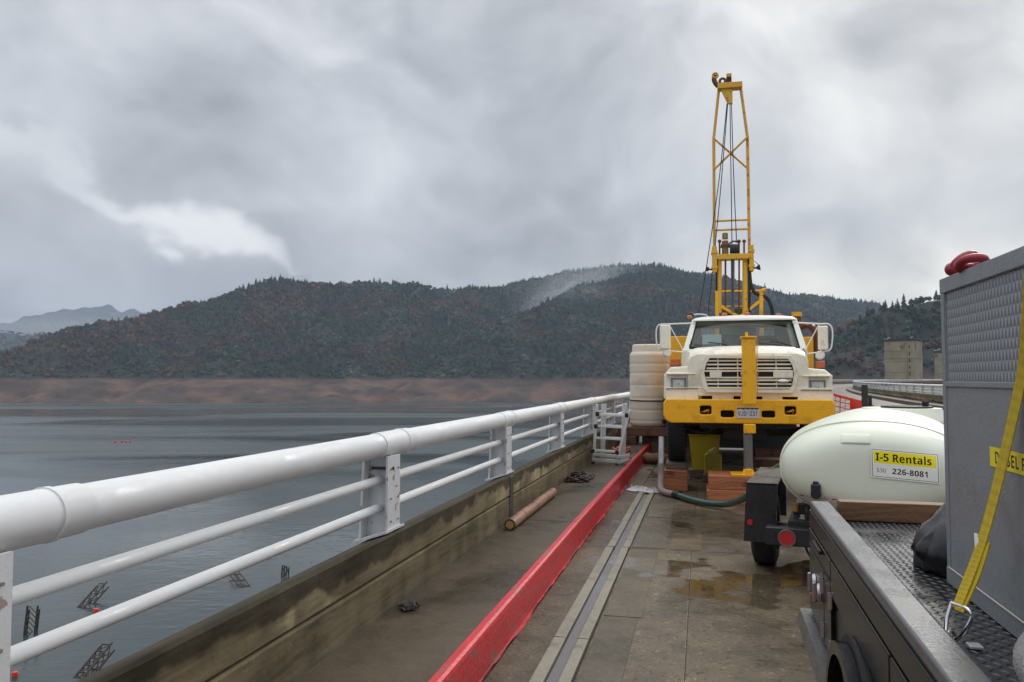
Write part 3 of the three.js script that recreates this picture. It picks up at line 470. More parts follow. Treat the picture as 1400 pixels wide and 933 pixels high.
const greySteel = std(0.2, 0.19, 0.18, 0.45, { metalness: 0.5, map: chipMap }), rusty = std(0.16, 0.06, 0.028, 0.7, { map: chipMap }), amber = phys(0.7, 0.14, 0.012, 0.25, { clearcoat: 0.6 }), redLens = phys(0.42, 0.012, 0.02, 0.25, { clearcoat: 0.7 });
const glassMat = new THREE.MeshPhysicalMaterial({ color: new THREE.Color().setRGB(0.72, 0.8, 0.76), transmission: 1, roughness: 0.02, thickness: 0, ior: 1.5 });
const mirrorMat = std(0.8, 0.8, 0.8, 0.03, { metalness: 1 });
const lampGlass = new THREE.MeshPhysicalMaterial({ color: new THREE.Color().setRGB(0.92, 0.94, 0.95), transmission: 0.75, roughness: 0.12, thickness: 0, ior: 1.5 });
const orangeWood = std(1, 1, 1, 0.6, { map: woodTex(0.36, 0.125, 0.05, 601), bumpMap: fineBump, bumpScale: 0.002 }), brownWood = std(1, 1, 1, 0.65, { map: woodTex(0.12, 0.062, 0.03, 641), bumpMap: fineBump, bumpScale: 0.002 }), greyWood = std(1, 1, 1, 0.7, { map: woodTex(0.13, 0.1, 0.075, 681), bumpMap: fineBump, bumpScale: 0.003 }), redWood = std(1, 1, 1, 0.65, { map: woodTex(0.15, 0.065, 0.042, 721), bumpMap: fineBump, bumpScale: 0.003 });
const cableMat = std(0.05, 0.05, 0.055, 0.5, { metalness: 0.4 });

// ================================================================== the drill rig truck, facing the camera
const truck = thing('drill_rig_truck', 'cream truck with yellow bumper carrying a tall yellow drilling mast', 'truck', [0.673, 0, -11.2]);
const A = atDepth;
const R4 = (x0, x1, y0, y1, d) => { const a = A(x0, y0, d), b = A(x1, y1, d); return [Math.min(a.x, b.x), Math.max(a.x, b.x), Math.min(a.y, b.y), Math.max(a.y, b.y)]; };
{
  const T = truck, fz = (d) => -d;
  // bumper: a deep channel with rounded ends and five openings
  const D = 11.2, h = (x0, x1, y0, y1) => { const r = R4(x0, x1, y0, y1, D), c = 0.018; return [[r[0] + c, r[2]], [r[1] - c, r[2]], [r[1], r[2] + c], [r[1], r[3] - c], [r[1] - c, r[3]], [r[0] + c, r[3]], [r[0], r[3] - c], [r[0], r[2] + c]]; };
  const L = A(907, 547, D).x, Rr = A(1142.5, 547, D).x, top = 1.36, bot = 1.035;
  const face = extrude([[L + 0.03, bot + 0.04], [L + 0.1, bot], [Rr - 0.1, bot], [Rr - 0.02, bot + 0.03], [Rr, bot + 0.07], [Rr, top - 0.05], [Rr - 0.04, top], [L + 0.04, top], [L, top - 0.05], [L, bot + 0.1]], 0.05, 0.014, [h(957, 973, 555, 567), h(985.5, 1004, 561.5, 571), h(1041.5, 1060, 562, 571.5), h(1073, 1089, 556, 567.5)], 1);
  face.translate(0, 0, fz(D));
  const bumper = part(T, 'bumper', face, yellow);
  part(bumper, 'bumper_flange', join([box(L + 0.02, Rr - 0.02, top - 0.045, top - 0.008, fz(D) - 0.3, fz(D) - 0.048, 0.012), box(L + 0.06, Rr - 0.06, bot + 0.006, bot + 0.03, fz(D) - 0.3, fz(D) - 0.048, 0.01)]), yellow);
  for (const s of [L + 0.02, Rr - 0.05]) part(bumper, 'bumper_end', box(s, s + 0.03, bot + 0.05, top - 0.05, fz(D) - 0.32, fz(D) - 0.047, 0.01), yellow);
  part(bumper, 'bumper_back', box(L + 0.1, Rr - 0.1, bot + 0.04, top - 0.06, fz(D) - 0.22, fz(D) - 0.19), dirtyBlack);
  for (const x of [962, 1079]) { const c = A(x, 563, D); part(bumper, 'tow_hook', tube([V(c.x - 0.05, c.y - 0.02, fz(D) - 0.17), V(c.x + 0.02, c.y, fz(D) - 0.06), V(c.x + 0.07, c.y + 0.02, fz(D) - 0.07), V(c.x + 0.06, c.y - 0.03, fz(D) - 0.12)], 0.014, 16, 8), yellow); }
  const pr = R4(1007, 1038.5, 557, 572, D);
  const plate = part(T, 'license_plate', box(pr[0], pr[1], pr[2], pr[3], fz(D) + 0.004, fz(D) + 0.012, 0.003), std(0.7, 0.71, 0.72, 0.35));
  { const g = grid(1, 1, (u, v) => V(lerp(pr[0], pr[1], u), lerp(pr[2], pr[3], v), fz(D) + 0.0145)); part(plate, 'plate_print', g, new THREE.MeshStandardMaterial({ roughness: 0.35, map: canvasTex(512, 256, (c, w, hh) => { c.fillStyle = '#c9ccd2'; c.fillRect(0, 0, w, hh); c.fillStyle = '#28402f'; c.beginPath(); c.moveTo(14, 12); c.lineTo(498, 12); c.lineTo(498, 44); c.lineTo(440, 58); c.lineTo(400, 38); c.lineTo(350, 60); c.lineTo(300, 34); c.lineTo(255, 56); c.lineTo(200, 36); c.lineTo(150, 58); c.lineTo(90, 36); c.lineTo(14, 60); c.closePath(); c.fill(); c.font = 'bold 150px monospace'; c.textAlign = 'center'; c.fillStyle = '#26382f'; c.save(); c.translate(w / 2, 204); c.scale(0.72, 1); c.fillText('VJD\u00b7231', 0, 0); c.restore(); }) })); }
  // valance with slots
  const DV = 11.36, v0 = R4(910, 1140, 530, 549, DV), hv = (x0, x1, y0, y1) => { const r = R4(x0, x1, y0, y1, DV); return rect(r[0], r[1], r[2], r[3]); };
  const val = extrude(rect(v0[0], v0[1], v0[2] - 0.02, v0[3]), 0.05, 0.008, [hv(955, 974, 541.5, 547.5), hv(1003, 1013, 542, 548), hv(1034, 1042.5, 542.5, 548), hv(1070, 1091, 543, 548)]); val.translate(0, 0, fz(DV)); part(T, 'valance', val, cream);
  part(T, 'radiator', box(0.05, 1.33, 0.95, 1.98, fz(DV) - 0.22, fz(DV) - 0.18), black);
  // grille: surround, slats, dividers, middle band, badge
  const DG = 11.28, gp = (x, y) => { const q = A(x, y, DG); return [q.x, q.y]; };
  const outer = [[965, 485], [1082, 486], [1088, 494], [1092, 511], [1088, 530], [1084, 538], [966, 537], [961, 530], [956.5, 509], [960, 493]].map(([x, y]) => gp(x, y)), inner = [[970, 489], [1078, 490], [1084, 498], [1087, 511], [1084, 527], [1080, 534], [970, 533], [966, 527], [962, 509], [965, 497]].map(([x, y]) => gp(x, y));
  const sur = extrude(outer, 0.1, 0.008, [inner]); sur.translate(0, 0, fz(DG)); const grille = part(T, 'grille_surround', sur, cream);
  const slat = (y, x0 = 964, x1 = 1084) => { const a = A(x0, y, DG), b = A(x1, y + 0.6, DG); return box(a.x, b.x, (a.y + b.y) / 2 - 0.012, (a.y + b.y) / 2 + 0.012, fz(DG) - 0.075, fz(DG) - 0.025, 0.006); };
  for (const y of [493, 498.2, 503.5, 520, 525.2, 530.4]) part(grille, 'slat', slat(y, y < 510 ? 966 : 965, 1083), cream);
  const mb = (x0, x1) => { const r = R4(x0, x1, 506.5, 517, DG); return box(r[0], r[1], r[2], r[3], fz(DG) - 0.07, fz(DG) - 0.012, 0.006); };
  part(grille, 'grille_backing', extrude(inner, 0.012, 0.002).translate(0, 0, fz(DG) - 0.086), black); part(grille, 'middle_band', mb(970.5, 987), cream); part(grille, 'middle_band', mb(1057.5, 1085), cream);
  for (const y of [507.2, 516.4]) part(grille, 'slat', slat(y, 961, 1087), cream);
  for (const x of [982, 1009, 1034, 1062]) part(grille, 'divider', box(A(x, 510, DG).x - 0.007, A(x, 510, DG).x + 0.007, A(x, 534, DG).y, A(x, 489, DG).y, fz(DG) - 0.085, fz(DG) - 0.035, 0.004), cream);
  { const q = A(1071, 521.5, DG), g = new THREE.SphereGeometry(1, 20, 10); g.scale(0.075, 0.026, 0.012); g.translate(q.x, q.y, fz(DG) + 0.003); part(grille, 'oval_badge', clean(g), chrome); }
  { const q = A(1024, 511.5, DG); part(grille, 'ring_emblem', new THREE.TorusGeometry(0.1, 0.012, 8, 24).scale(1, 0.42, 1).translate(q.x, q.y, fz(DG) - 0.02), galv); }
  // headlight pods and fenders
  const DF = 11.4;
  for (const [out, brow, lamp, sgn] of [[[[907.5, 546], [907.5, 513], [917, 502], [948, 500.5], [957, 505], [960, 546]], [912, 951], [917.5, 938, 517, 531.5], -1], [[[1091, 546], [1094, 506], [1099, 503], [1129, 505.5], [1139.5, 514], [1140, 547]], [1097, 1134], [1107.5, 1129.5, 520, 536], 1]]) {
    const g = extrude(out.map(([x, y]) => { const q = A(x, y, DF); return [q.x, q.y]; }), 1.45, 0.03); g.translate(0, 0, fz(DF) - 0.03);
    const f = part(T, 'fender', g, cream);
    const b = R4(brow[0], brow[1], sgn < 0 ? 511 : 514, sgn < 0 ? 514.5 : 517.5, DF), lo = R4(brow[0], brow[1], sgn < 0 ? 535.5 : 539, sgn < 0 ? 538 : 541.5, DF);
    const brow3 = loft([[V(b[0], b[2], fz(DF) - 0.035), V(b[1], b[2], fz(DF) - 0.035), V(b[1], b[3] + 0.02, fz(DF) - 0.035), V(b[0], b[3] + 0.02, fz(DF) - 0.035)], [V(b[0], b[3] - 0.006, fz(DF) + 0.05), V(b[1], b[3] - 0.006, fz(DF) + 0.05), V(b[1], b[3] + 0.006, fz(DF) + 0.045), V(b[0], b[3] + 0.006, fz(DF) + 0.045)]], 0.3);
    part(f, 'headlight_brow', brow3, cream); part(f, 'headlight_sill', box(lo[0], lo[1], lo[2], lo[3], fz(DF) - 0.035, fz(DF) + 0.012), cream);
    const r = R4(...lamp, DF), zz = fz(DF) - 0.02;
    const bez = extrude(rect(r[0], r[1], r[2], r[3]), 0.05, 0.006, [rect(r[0] + 0.022, r[1] - 0.022, r[2] + 0.02, r[3] - 0.02)]); bez.translate(0, 0, zz + 0.018);
    const hl = part(T, 'headlight', bez, std(0.2, 0.2, 0.2, 0.35, { metalness: 0.6 }));
    const cx = (r[0] + r[1]) / 2, cy = (r[2] + r[3]) / 2, bowl = new THREE.SphereGeometry(1, 20, 10, 0, 6.2832, 0, 1.5708); bowl.rotateX(-Math.PI / 2); bowl.scale((r[1] - r[0]) / 2 - 0.024, (r[3] - r[2]) / 2 - 0.022, 0.03); bowl.translate(cx, cy, zz - 0.005);
    part(hl, 'reflector', clean(bowl), std(0.8, 0.8, 0.8, 0.14, { metalness: 1 }));
    part(hl, 'lens', grid(10, 6, (u, v) => V(lerp(r[0] + 0.02, r[1] - 0.02, u), lerp(r[2] + 0.018, r[3] - 0.018, v), zz + 0.012 + 0.014 * Math.sin(u * 3.14) * Math.sin(v * 3.14))), lampGlass);
    part(hl, 'bulb', new THREE.SphereGeometry(0.022, 10, 8).translate(cx, cy, zz - 0.004), chrome);
  }
  // hood: lofted nose rising to the cowl
  const hood = (pts, z) => { const half = pts.map(([x, y]) => V(0.69 + x, y, z)); return [...half, ...pts.slice(0, -1).reverse().map(([x, y]) => V(0.69 - x, y, z))]; };
  const nose = loft([
    hood([[-0.79, 1.5], [-0.795, 1.86], [-0.755, 1.94], [-0.66, 1.975], [-0.35, 1.985], [0, 1.99]], fz(11.38)), hood([[-0.8, 1.5], [-0.805, 1.88], [-0.765, 1.985], [-0.66, 2.03], [-0.35, 2.045], [0, 2.05]], fz(11.46)),
    hood([[-0.82, 1.5], [-0.825, 1.9], [-0.775, 2.03], [-0.66, 2.085], [-0.35, 2.105], [0, 2.11]], fz(11.8)), hood([[-0.87, 1.5], [-0.875, 1.93], [-0.82, 2.07], [-0.7, 2.12], [-0.35, 2.145], [0, 2.15]], fz(12.95))], 0.75, true, true);
  // the open front of the nose is cut by the grille: put the hood shell behind it
  part(T, 'hood', nose, cream);
  part(T, 'cowl', box(-0.22, 1.62, 1.5, 2.11, fz(13.2), fz(12.94), 0.03), cream);
  for (const [p, q] of [[[954.5, 507], [958.5, 529]], [[1096, 508], [1093, 531]]]) part(T, 'panel_gap', bar(A(...p, 11.4), A(...q, 11.4), 0.008, 0.02), black);
  part(T, 'panel_gap', bar(A(911, 531.5, 11.352), A(955, 531, 11.352), 0.007, 0.02), black); part(T, 'panel_gap', bar(A(1095, 533.5, 11.352), A(1138, 534, 11.352), 0.007, 0.02), black);
  // cab shell
  const DW = 13.0, wb = [A(943, 475.5, DW), A(1093.5, 475.5, DW)], wt = [A(953, 439, DW + 0.3), A(1082, 439, DW + 0.3)];
  const pane = grid(8, 6, (u, v) => { const a = wb[0].clone().lerp(wb[1], u), b = wt[0].clone().lerp(wt[1], u), q = a.lerp(b, v); q.z += 0.09 * (1 - Math.pow(2 * u - 1, 2)); return q; });
  part(T, 'windshield', pane, glassMat);
  { const e = 24, pts = []; const edge = (u, v) => { const a = wb[0].clone().lerp(wb[1], u), b = wt[0].clone().lerp(wt[1], u), q = a.lerp(b, v); q.z += 0.09 * (1 - Math.pow(2 * u - 1, 2)) + 0.004; return q; };
    for (let i = 0; i < e; i++) pts.push(edge(i / e, 0)); for (let i = 0; i < 8; i++) pts.push(edge(1, i / 8)); for (let i = 0; i < e; i++) pts.push(edge(1 - i / e, 1)); for (let i = 0; i < 8; i++) pts.push(edge(0, 1 - i / 8)); part(T, 'windshield_seal', tube(pts, 0.016, 120, 6, true), rubber); }
  const cx0 = wb[0].x - 0.1, cx1 = wb[1].x + 0.1, tx0 = wt[0].x - 0.07, tx1 = wt[1].x + 0.07, ry = wt[0].y, by = wb[0].y, zf = fz(DW), zr = fz(14.55);
  const pillar = (a, b, w, dd) => loft([[V(a.x - w, a.y, a.z - dd), V(a.x + w, a.y, a.z - dd), V(a.x + w, a.y, a.z + dd), V(a.x - w, a.y, a.z + dd)], [V(b.x - w * 0.8, b.y, b.z - dd), V(b.x + w * 0.8, b.y, b.z - dd), V(b.x + w * 0.8, b.y, b.z + dd), V(b.x - w * 0.8, b.y, b.z + dd)]], 0.8);
  part(T, 'windshield_pillar', pillar(V(wb[0].x - 0.055, by - 0.03, zf - 0.02), V(wt[0].x - 0.04, ry + 0.02, fz(DW + 0.32)), 0.045, 0.05), roofWhite); part(T, 'windshield_pillar', pillar(V(wb[1].x + 0.055, by - 0.03, zf - 0.02), V(wt[1].x + 0.04, ry + 0.02, fz(DW + 0.32)), 0.045, 0.05), roofWhite);
  const roofRing = (z, dy, inset, k = 1) => { const pts = [], a = tx0 + inset, b = tx1 - inset, y0 = ry - 0.01; for (const [u, v] of [[0, 0], [0.004, 0.035], [0.03, 0.06], [0.12, 0.078], [0.5, 0.095], [0.88, 0.078], [0.97, 0.06], [0.996, 0.035], [1, 0]]) pts.push(V(lerp(a, b, u), y0 + v * k + dy, z)); return pts; };
  part(T, 'cab_roof', loft([roofRing(fz(DW + 0.17), 0, 0.03, 0.25), roofRing(fz(DW + 0.21), 0, 0.01, 0.62), roofRing(fz(DW + 0.32), 0, 0, 0.95), roofRing(fz(DW + 0.6), 0.012, 0, 1.1), roofRing(zr, 0, 0.01, 1)], 0.9), roofWhite);
  for (const [x, xt, s] of [[cx0, tx0, -1], [cx1, tx1, 1]]) {
    const d = part(T, 'door', box(x - 0.03, x + 0.03, 1.25, by - 0.02, zr + 0.1, zf - 0.1, 0.02), cream);
    part(d, 'door_window', loft([[V(x - 0.006, by - 0.02, zf - 0.16), V(x + 0.006, by - 0.02, zf - 0.16), V(x + 0.006, by - 0.02, zr + 0.12), V(x - 0.006, by - 0.02, zr + 0.12)], [V(xt - 0.006, ry, zf - 0.42), V(xt + 0.006, ry, zf - 0.42), V(xt + 0.006, ry, zr + 0.12), V(xt - 0.006, ry, zr + 0.12)]], 0.2), glassMat);
    part(d, 'door_handle', box(x + s * 0.03, x + s * 0.05, 1.85, 1.89, zr + 0.2, zr + 0.38), chrome);
    part(T, 'rear_pillar', pillar(V(x, by - 0.04, zr + 0.06), V(xt, ry + 0.02, zr + 0.06), 0.04, 0.06), cream);
  }
  const back = extrude([[cx0, 1.2], [cx1, 1.2], [cx1, by], [tx1 - 0.02, ry + 0.02], [tx0 + 0.02, ry + 0.02], [cx0, by]], 0.04, 0.004, [rect(0.1, 1.35, by + 0.06, ry - 0.05)]); back.translate(0, 0, zr + 0.03); part(T, 'cab_back', back, std(0.3, 0.29, 0.25, 0.6)); 
  part(T, 'rear_window', grid(1, 1, (u, v) => V(lerp(0.1, 1.35, u), lerp(by + 0.06, ry - 0.05, v), zr + 0.02)), glassMat);
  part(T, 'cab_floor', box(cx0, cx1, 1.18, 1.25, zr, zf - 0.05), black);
  part(T, 'dashboard', box(cx0 + 0.05, cx1 - 0.05, by - 0.28, by - 0.03, zf - 0.42, zf - 0.1, 0.05), std(0.06, 0.055, 0.05, 0.7));
  { const c = V(wb[1].x - 0.42, by + 0.02, zf - 0.5), w = new THREE.TorusGeometry(0.22, 0.014, 8, 32); w.rotateX(-0.9); w.translate(c.x, c.y, c.z); part(T, 'steering_wheel', clean(w), black); }
  for (const x of [wb[0].x + 0.36, wb[1].x - 0.42]) { const s = part(T, 'seat', join([box(x - 0.25, x + 0.25, by - 0.42, by - 0.3, zr + 0.35, zr + 0.85, 0.04)]), std(0.2, 0.16, 0.1, 0.9)); part(s, 'seat_back', box(x - 0.24, x + 0.24, by - 0.35, by + 0.24, zr + 0.2, zr + 0.34, 0.05), std(0.24, 0.19, 0.11, 0.9)); }
  part(T, 'paper_sheet', box(wb[0].x + 0.2, wb[0].x + 0.5, by + 0.02, by + 0.22, zf - 0.3, zf - 0.29, 0.002), std(0.45, 0.55, 0.6, 0.6));
  for (const [x0, y0, x1, y1] of [[1000, 474, 949, 470], [1084, 474.5, 1033, 467]]) { const a = A(x0, y0, DW - 0.05), b = A(x1, y1, DW - 0.05), m = a.clone().lerp(b, 0.62); a.z += 0.05; m.z += 0.06; b.z += 0.04; m.y += 0.03; const w = part(T, 'wiper', tube([a, a.clone().lerp(m, 0.5).add(V(0, 0.015, 0)), m], 0.011, 10, 6), black); part(w, 'wiper_blade', bar(A(x0 - 15, y0 - 2, DW - 0.09).setZ(-DW + 0.12), A(x1, y1 + 2, DW - 0.09).setZ(-DW + 0.07), 0.014, 0.02), black); }
  for (const x of [941, 989, 1020, 1064]) { const q = A(x + 2, 435, DW + 0.32); part(T, 'clearance_light', box(q.x - 0.04, q.x + 0.04, ry + (x < 950 || x > 1060 ? 0.055 : 0.085), ry + (x < 950 || x > 1060 ? 0.105 : 0.135), fz(DW + 0.5), fz(DW + 0.4), 0.015), amber); }
  // mirrors
  for (const [x0, x1, yT, yB, near, fx] of [[902, 917.5, 445, 477.5, 949, 898], [1118, 1132.5, 446, 479, 1087, 1138]]) {
    const Dm = 12.85, r = R4(x0, x1, yT, yB, Dm), s = near > x0 ? -1 : 1, mz = fz(Dm);
    const m = part(T, 'mirror', box(r[0], r[1], r[2], r[3], mz - 0.03, mz + 0.05, 0.025), cream); part(m, 'mirror_glass', box(r[0] + 0.015, r[1] - 0.015, r[2] + 0.02, r[3] - 0.02, mz - 0.036, mz - 0.031, 0.001), mirrorMat);
    const q = (x, y) => A(x, y, Dm); const fr = s < 0 ? [q(949, 442), q(912, 443.5), q(901, 444.5), q(898, 449), q(898, 470), q(900, 477), q(908, 479), q(936, 482)] : [q(1084, 441), q(1120, 443), q(1133, 443.5), q(1137.5, 448), q(1137.5, 472), q(1135, 478.5), q(1126, 481), q(1104, 484)];
    part(m, 'mirror_bracket', tube(fr, 0.012, 60, 7), roofWhite);
    part(m, 'mirror_brace', cyl(s < 0 ? q(915, 444) : q(1120, 444), s < 0 ? q(934, 479) : q(1101, 479), 0.009, 0.009, 6), roofWhite);
    const c = s < 0 ? q(912, 482.5) : q(1122, 486); part(m, 'round_mirror', cyl(V(c.x, c.y, mz - 0.03), V(c.x, c.y, mz + 0.02), 0.07, 0.05, 18), roofWhite);
  }
  // running gear
  const wheel = (x, z, y, r, w) => {
    const lathe = new THREE.LatheGeometry([[0.3, -w / 2], [r * 0.8, -w / 2], [r * 0.96, -w / 2 + 0.03], [r, -w / 2 + 0.06], [r, w / 2 - 0.06], [r * 0.96, w / 2 - 0.03], [r * 0.8, w / 2], [0.3, w / 2]].map(([a, b]) => new THREE.Vector2(a, b)), 40); lathe.rotateZ(Math.PI / 2); lathe.translate(x, y, z);
    const t = part(T, 'tyre', clean(lathe), rubber), lugs = []; for (let i = 0; i < 52; i++) for (const k of [-1, 0, 1]) { const a = (i + (k ? 0 : 0.5)) / 52 * 6.2832, b = new THREE.BoxGeometry(w * 0.27, 0.018, 0.036); b.rotateX(-a + Math.PI / 2); b.translate(x + k * w * 0.31, y + r * Math.sin(a), z + r * Math.cos(a)); lugs.push(b); }
    const l = part(t, 'tread', join(lugs), rubber); l.userData.kind = 'stuff'; part(t, 'rim', cyl(V(x - w * 0.3, y, z), V(x + w * 0.3, y, z), 0.29, 0.29, 24), std(0.5, 0.48, 0.42, 0.5));
  };
  wheel(-0.29, -12.5, 0.9, 0.5, 0.28); wheel(1.68, -12.5, 0.9, 0.5, 0.28);
  for (const x of [-0.32, 0.02, 1.36, 1.7]) wheel(x, -17.6, 0.78, 0.5, 0.27);
  part(T, 'front_axle', cyl(V(-0.2, 0.86, -12.5), V(1.6, 0.86, -12.5), 0.07, 0.07, 10), dirtyBlack); part(T, 'rear_axle', cyl(V(-0.2, 0.8, -17.6), V(1.6, 0.8, -17.6), 0.1, 0.1, 10), dirtyBlack);
  for (const x of [0.24, 1.1]) { part(T, 'frame_rail', box(x - 0.04, x + 0.04, 0.98, 1.2, -19.2, -11.45), dirtyBlack); part(T, 'leaf_spring', box(x - 0.04, x + 0.04, 0.92, 0.97, -13.2, -11.7), dirtyBlack); }
  part(T, 'oil_pan', box(0.38, 0.98, 0.74, 1.15, -13.2, -11.9, 0.06), dirtyBlack); part(T, 'engine_block', box(0.3, 1.06, 1.15, 1.9, -13.1, -11.75, 0.05), black); part(T, 'gearbox', box(0.42, 0.92, 0.7, 1.1, -14.8, -13.3, 0.08), dirtyBlack);
  for (const s of [[-0.42, 0.0], [1.35, 1.78]]) part(T, 'inner_fender', box(s[0], s[1], 1.45, 1.5, -13.2, -11.5, 0.02), black);
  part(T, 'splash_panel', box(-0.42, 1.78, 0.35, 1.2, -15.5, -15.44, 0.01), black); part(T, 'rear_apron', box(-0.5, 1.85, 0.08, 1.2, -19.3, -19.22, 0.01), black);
  part(T, 'steering_link', tube([A(935, 582, 12.2), A(950, 590, 12.2), A(972, 590, 12.2), A(974, 578, 12.2)], 0.035, 16, 8), black);
  // deck and tool boxes behind the cab
  part(T, 'deck', box(-0.58, 1.92, 1.2, 1.32, -19.4, -14.75, 0.01), dirtyBlack);
  for (const r of [R4(915, 943, 460, 502, 14.9), R4(1092, 1113, 461, 504, 14.9)]) part(T, 'tool_box', box(r[0], r[1], 1.32, r[3], -17.5, -14.9, 0.015), yellow);
  for (const [x0, x1, y0, y1] of [[917, 929.5, 491, 501], [1116, 1127.5, 494, 504]]) { const r = R4(x0, x1, y0, y1, 14.8); part(T, 'marker_light', box(r[0], r[1], r[2], r[3], -14.83, -14.75, 0.012), amber); part(T, 'marker_bracket', box(r[0] - 0.01, r[1] + 0.01, r[2] - 0.12, r[2] - 0.002, -14.87, -14.83, 0.004), blackSteel); }
  { const a = A(1089.5, 456, 15), b = A(1089.5, 433, 15), c = A(1089.5, 427, 15); const e = part(T, 'exhaust_stack', cyl(V(a.x, 1.32, a.z), b, 0.075, 0.075, 16), rusty); part(e, 'stack_cap', cyl(b, c, 0.088, 0.088, 16), yellow); part(e, 'exhaust_elbow', tube([V(a.x, a.y + 0.1, a.z), V(a.x + 0.2, a.y + 0.14, a.z), V(a.x + 0.32, a.y, a.z), V(a.x + 0.34, a.y - 0.4, a.z)], 0.06, 16, 10), rusty); part(e, 'clamp', cyl(V(a.x + 0.16, a.y + 0.15, a.z + 0.02), V(a.x + 0.3, a.y + 0.12, a.z + 0.02), 0.04, 0.03, 10), galv); }
  { const q = A(945, 431, 14.4); part(T, 'work_lamp', clean(new THREE.SphereGeometry(0.05, 12, 8).translate(q.x, q.y, q.z)), black); part(T, 'lamp_bracket', tube([V(q.x, q.y, q.z), A(956, 430, 14.5), A(968, 433, 14.6), V(A(968, 433, 14.6).x, 2.4, -14.6)], 0.014, 16, 6), galv); }
  // front levelling jack
  const jx = R4(1014, 1033.5, 463, 546, 11.05), jp = box(jx[0], jx[1], 1.3, jx[3], -11.1, -10.93, 0.012), jack = part(T, 'jack_post', join([jp]), yellow);
  part(jack, 'jack_cap', box(jx[0] - 0.02, jx[1] + 0.02, jx[3], jx[3] + 0.025, -11.12, -10.91, 0.006), yellow); part(jack, 'jack_bolt', cyl(V(0.665, jx[3] + 0.025, -11.02), V(0.665, jx[3] + 0.08, -11.02), 0.022, 0.018, 8), yellow);
  { const cx = jx[1] + 0.018; for (let i = 0; i < 26; i++) { const l = new THREE.TorusGeometry(0.011, 0.0035, 5, 8); l.scale(1, 1.5, 1); if (i % 2) l.rotateY(Math.PI / 2); l.translate(cx, jx[3] - 0.02 - i * 0.0275, -10.95); part(jack, 'chain_link', clean(l), mastYellow); } }
  part(jack, 'jack_sleeve', box(jx[0] + 0.01, jx[1] - 0.01, 0.92, 1.04, -11.1, -10.95, 0.012), yellow); part(jack, 'jack_ram', cyl(V(0.665, 0.44, -11.02), V(0.665, 0.93, -11.02), 0.058, 0.058, 20), greySteel);
  part(jack, 'jack_foot', join([box(0.44, 0.86, 0.372, 0.392, -11.2, -10.86, 0.006), cyl(V(0.665, 0.392, -11.02), V(0.665, 0.45, -11.02), 0.08, 0.06, 14), box(0.62, 0.71, 0.392, 0.46, -10.95, -10.9, 0.01)]), yellow);

  // ---- mast
  const M = 14.9, P = (x, y, dz = 0) => A(x, y, M).add(V(0, 0, dz)), mast = part(T, 'mast', join([cyl(P(983, 122), P(976, 189), 0.027, 0.027, 10), cyl(P(976, 189), P(977, 352), 0.029, 0.027, 10), cyl(P(1013, 121), P(1022, 187), 0.027, 0.027, 10), cyl(P(1022, 187), P(1025, 352), 0.029, 0.027, 10)].map((g) => g)), mastYellow);
  for (const [a, b] of [[[977, 190], [1022, 230]], [[1022, 188], [977, 232]], [[978, 302.5], [1023, 300.5]], [[978, 315], [1024, 313]]]) part(mast, 'mast_brace', cyl(P(...a, a[1] < 189 ? 0.04 : 0), P(...b, a[1] < 189 ? 0.04 : 0), 0.02, 0.02, 8), mastYellow);
  const cr = R4(981, 1015, 116, 122.5, M); const crown = part(mast, 'crown_plate', box(cr[0], cr[1], cr[2] + 0.02, cr[3], -M - 0.1, -M + 0.1, 0.01), mastYellow);
  { const g = extrude([[985, 122.5], [1001.5, 122.5], [1001.5, 143], [995, 143]].map(([x, y]) => { const q = P(x, y); return [q.x, q.y]; }), 0.06, 0.006); g.translate(0, 0, -M + 0.06); part(crown, 'crown_bracket', g, mastYellow); }
  part(crown, 'sheave', cyl(P(997, 117, -0.1), P(997, 104, -0.1), 0.05, 0.05, 14), dirtyBlack); part(crown, 'sheave_yoke', join([box(P(993.5, 104).x, P(1000.5, 104).x, P(997, 104).y, P(997, 99.5).y, -M - 0.16, -M - 0.02), bar(P(994, 104, -0.1), P(994, 99, -0.1), 0.015), bar(P(1000, 104, -0.1), P(1000, 99, -0.1), 0.015)]), mastYellow);
  { const pts = [P(982, 118), P(978, 113), P(976.5, 108), P(978, 103)]; part(crown, 'cable_guide', tube(pts, 0.045, 14, 8), rusty); part(crown, 'guide_roller', clean(new THREE.TorusGeometry(0.045, 0.02, 8, 14).translate(P(978, 104).x, P(978, 104).y, -M + 0.03)), mastYellow); part(crown, 'small_sheave', clean(new THREE.TorusGeometry(0.05, 0.024, 8, 14).translate(P(988, 111).x, P(988, 111).y, -M)), rusty); part(crown, 'guard_hoop', tube([P(1005, 117), P(1008, 113.5), P(1013, 112.5), P(1014, 117)], 0.01, 14, 6), mastYellow); }
  for (const pts of [[[994, 143], [984, 240], [966, 366], [955, 432]], [[995, 143], [987, 240], [981, 305], [968, 432]], [[998, 143], [999.4, 240], [1002, 420]], [[1000, 143], [1003, 240], [1007, 332]]]) part(mast, 'hoist_cable', tube(pts.map(([x, y]) => P(x, y, 0.06)), 0.0085, 30, 5), cableMat);
  for (const [x0, x1, y0, y1] of [[973.5, 980.5, 338, 373], [1024, 1030.5, 336, 371]]) { const r = R4(x0, x1, y0, y1, M); const s = part(mast, 'slide_sleeve', box(r[0], r[1], r[2], r[3], -M - 0.12, -M + 0.1, 0.008), mastYellow); for (const f of [0.14, 0.72]) part(s, 'clamp_band', box(r[0] - 0.015, r[1] + 0.015, lerp(r[2], r[3], f), lerp(r[2], r[3], f) + 0.045, -M - 0.13, -M + 0.115, 0.005), mastYellow); }
  { const r = R4(981, 1028, 349, 354.5, M); part(mast, 'crosshead', box(r[0], r[1], r[2], r[3], -M - 0.14, -M + 0.12, 0.01), mastYellow); }
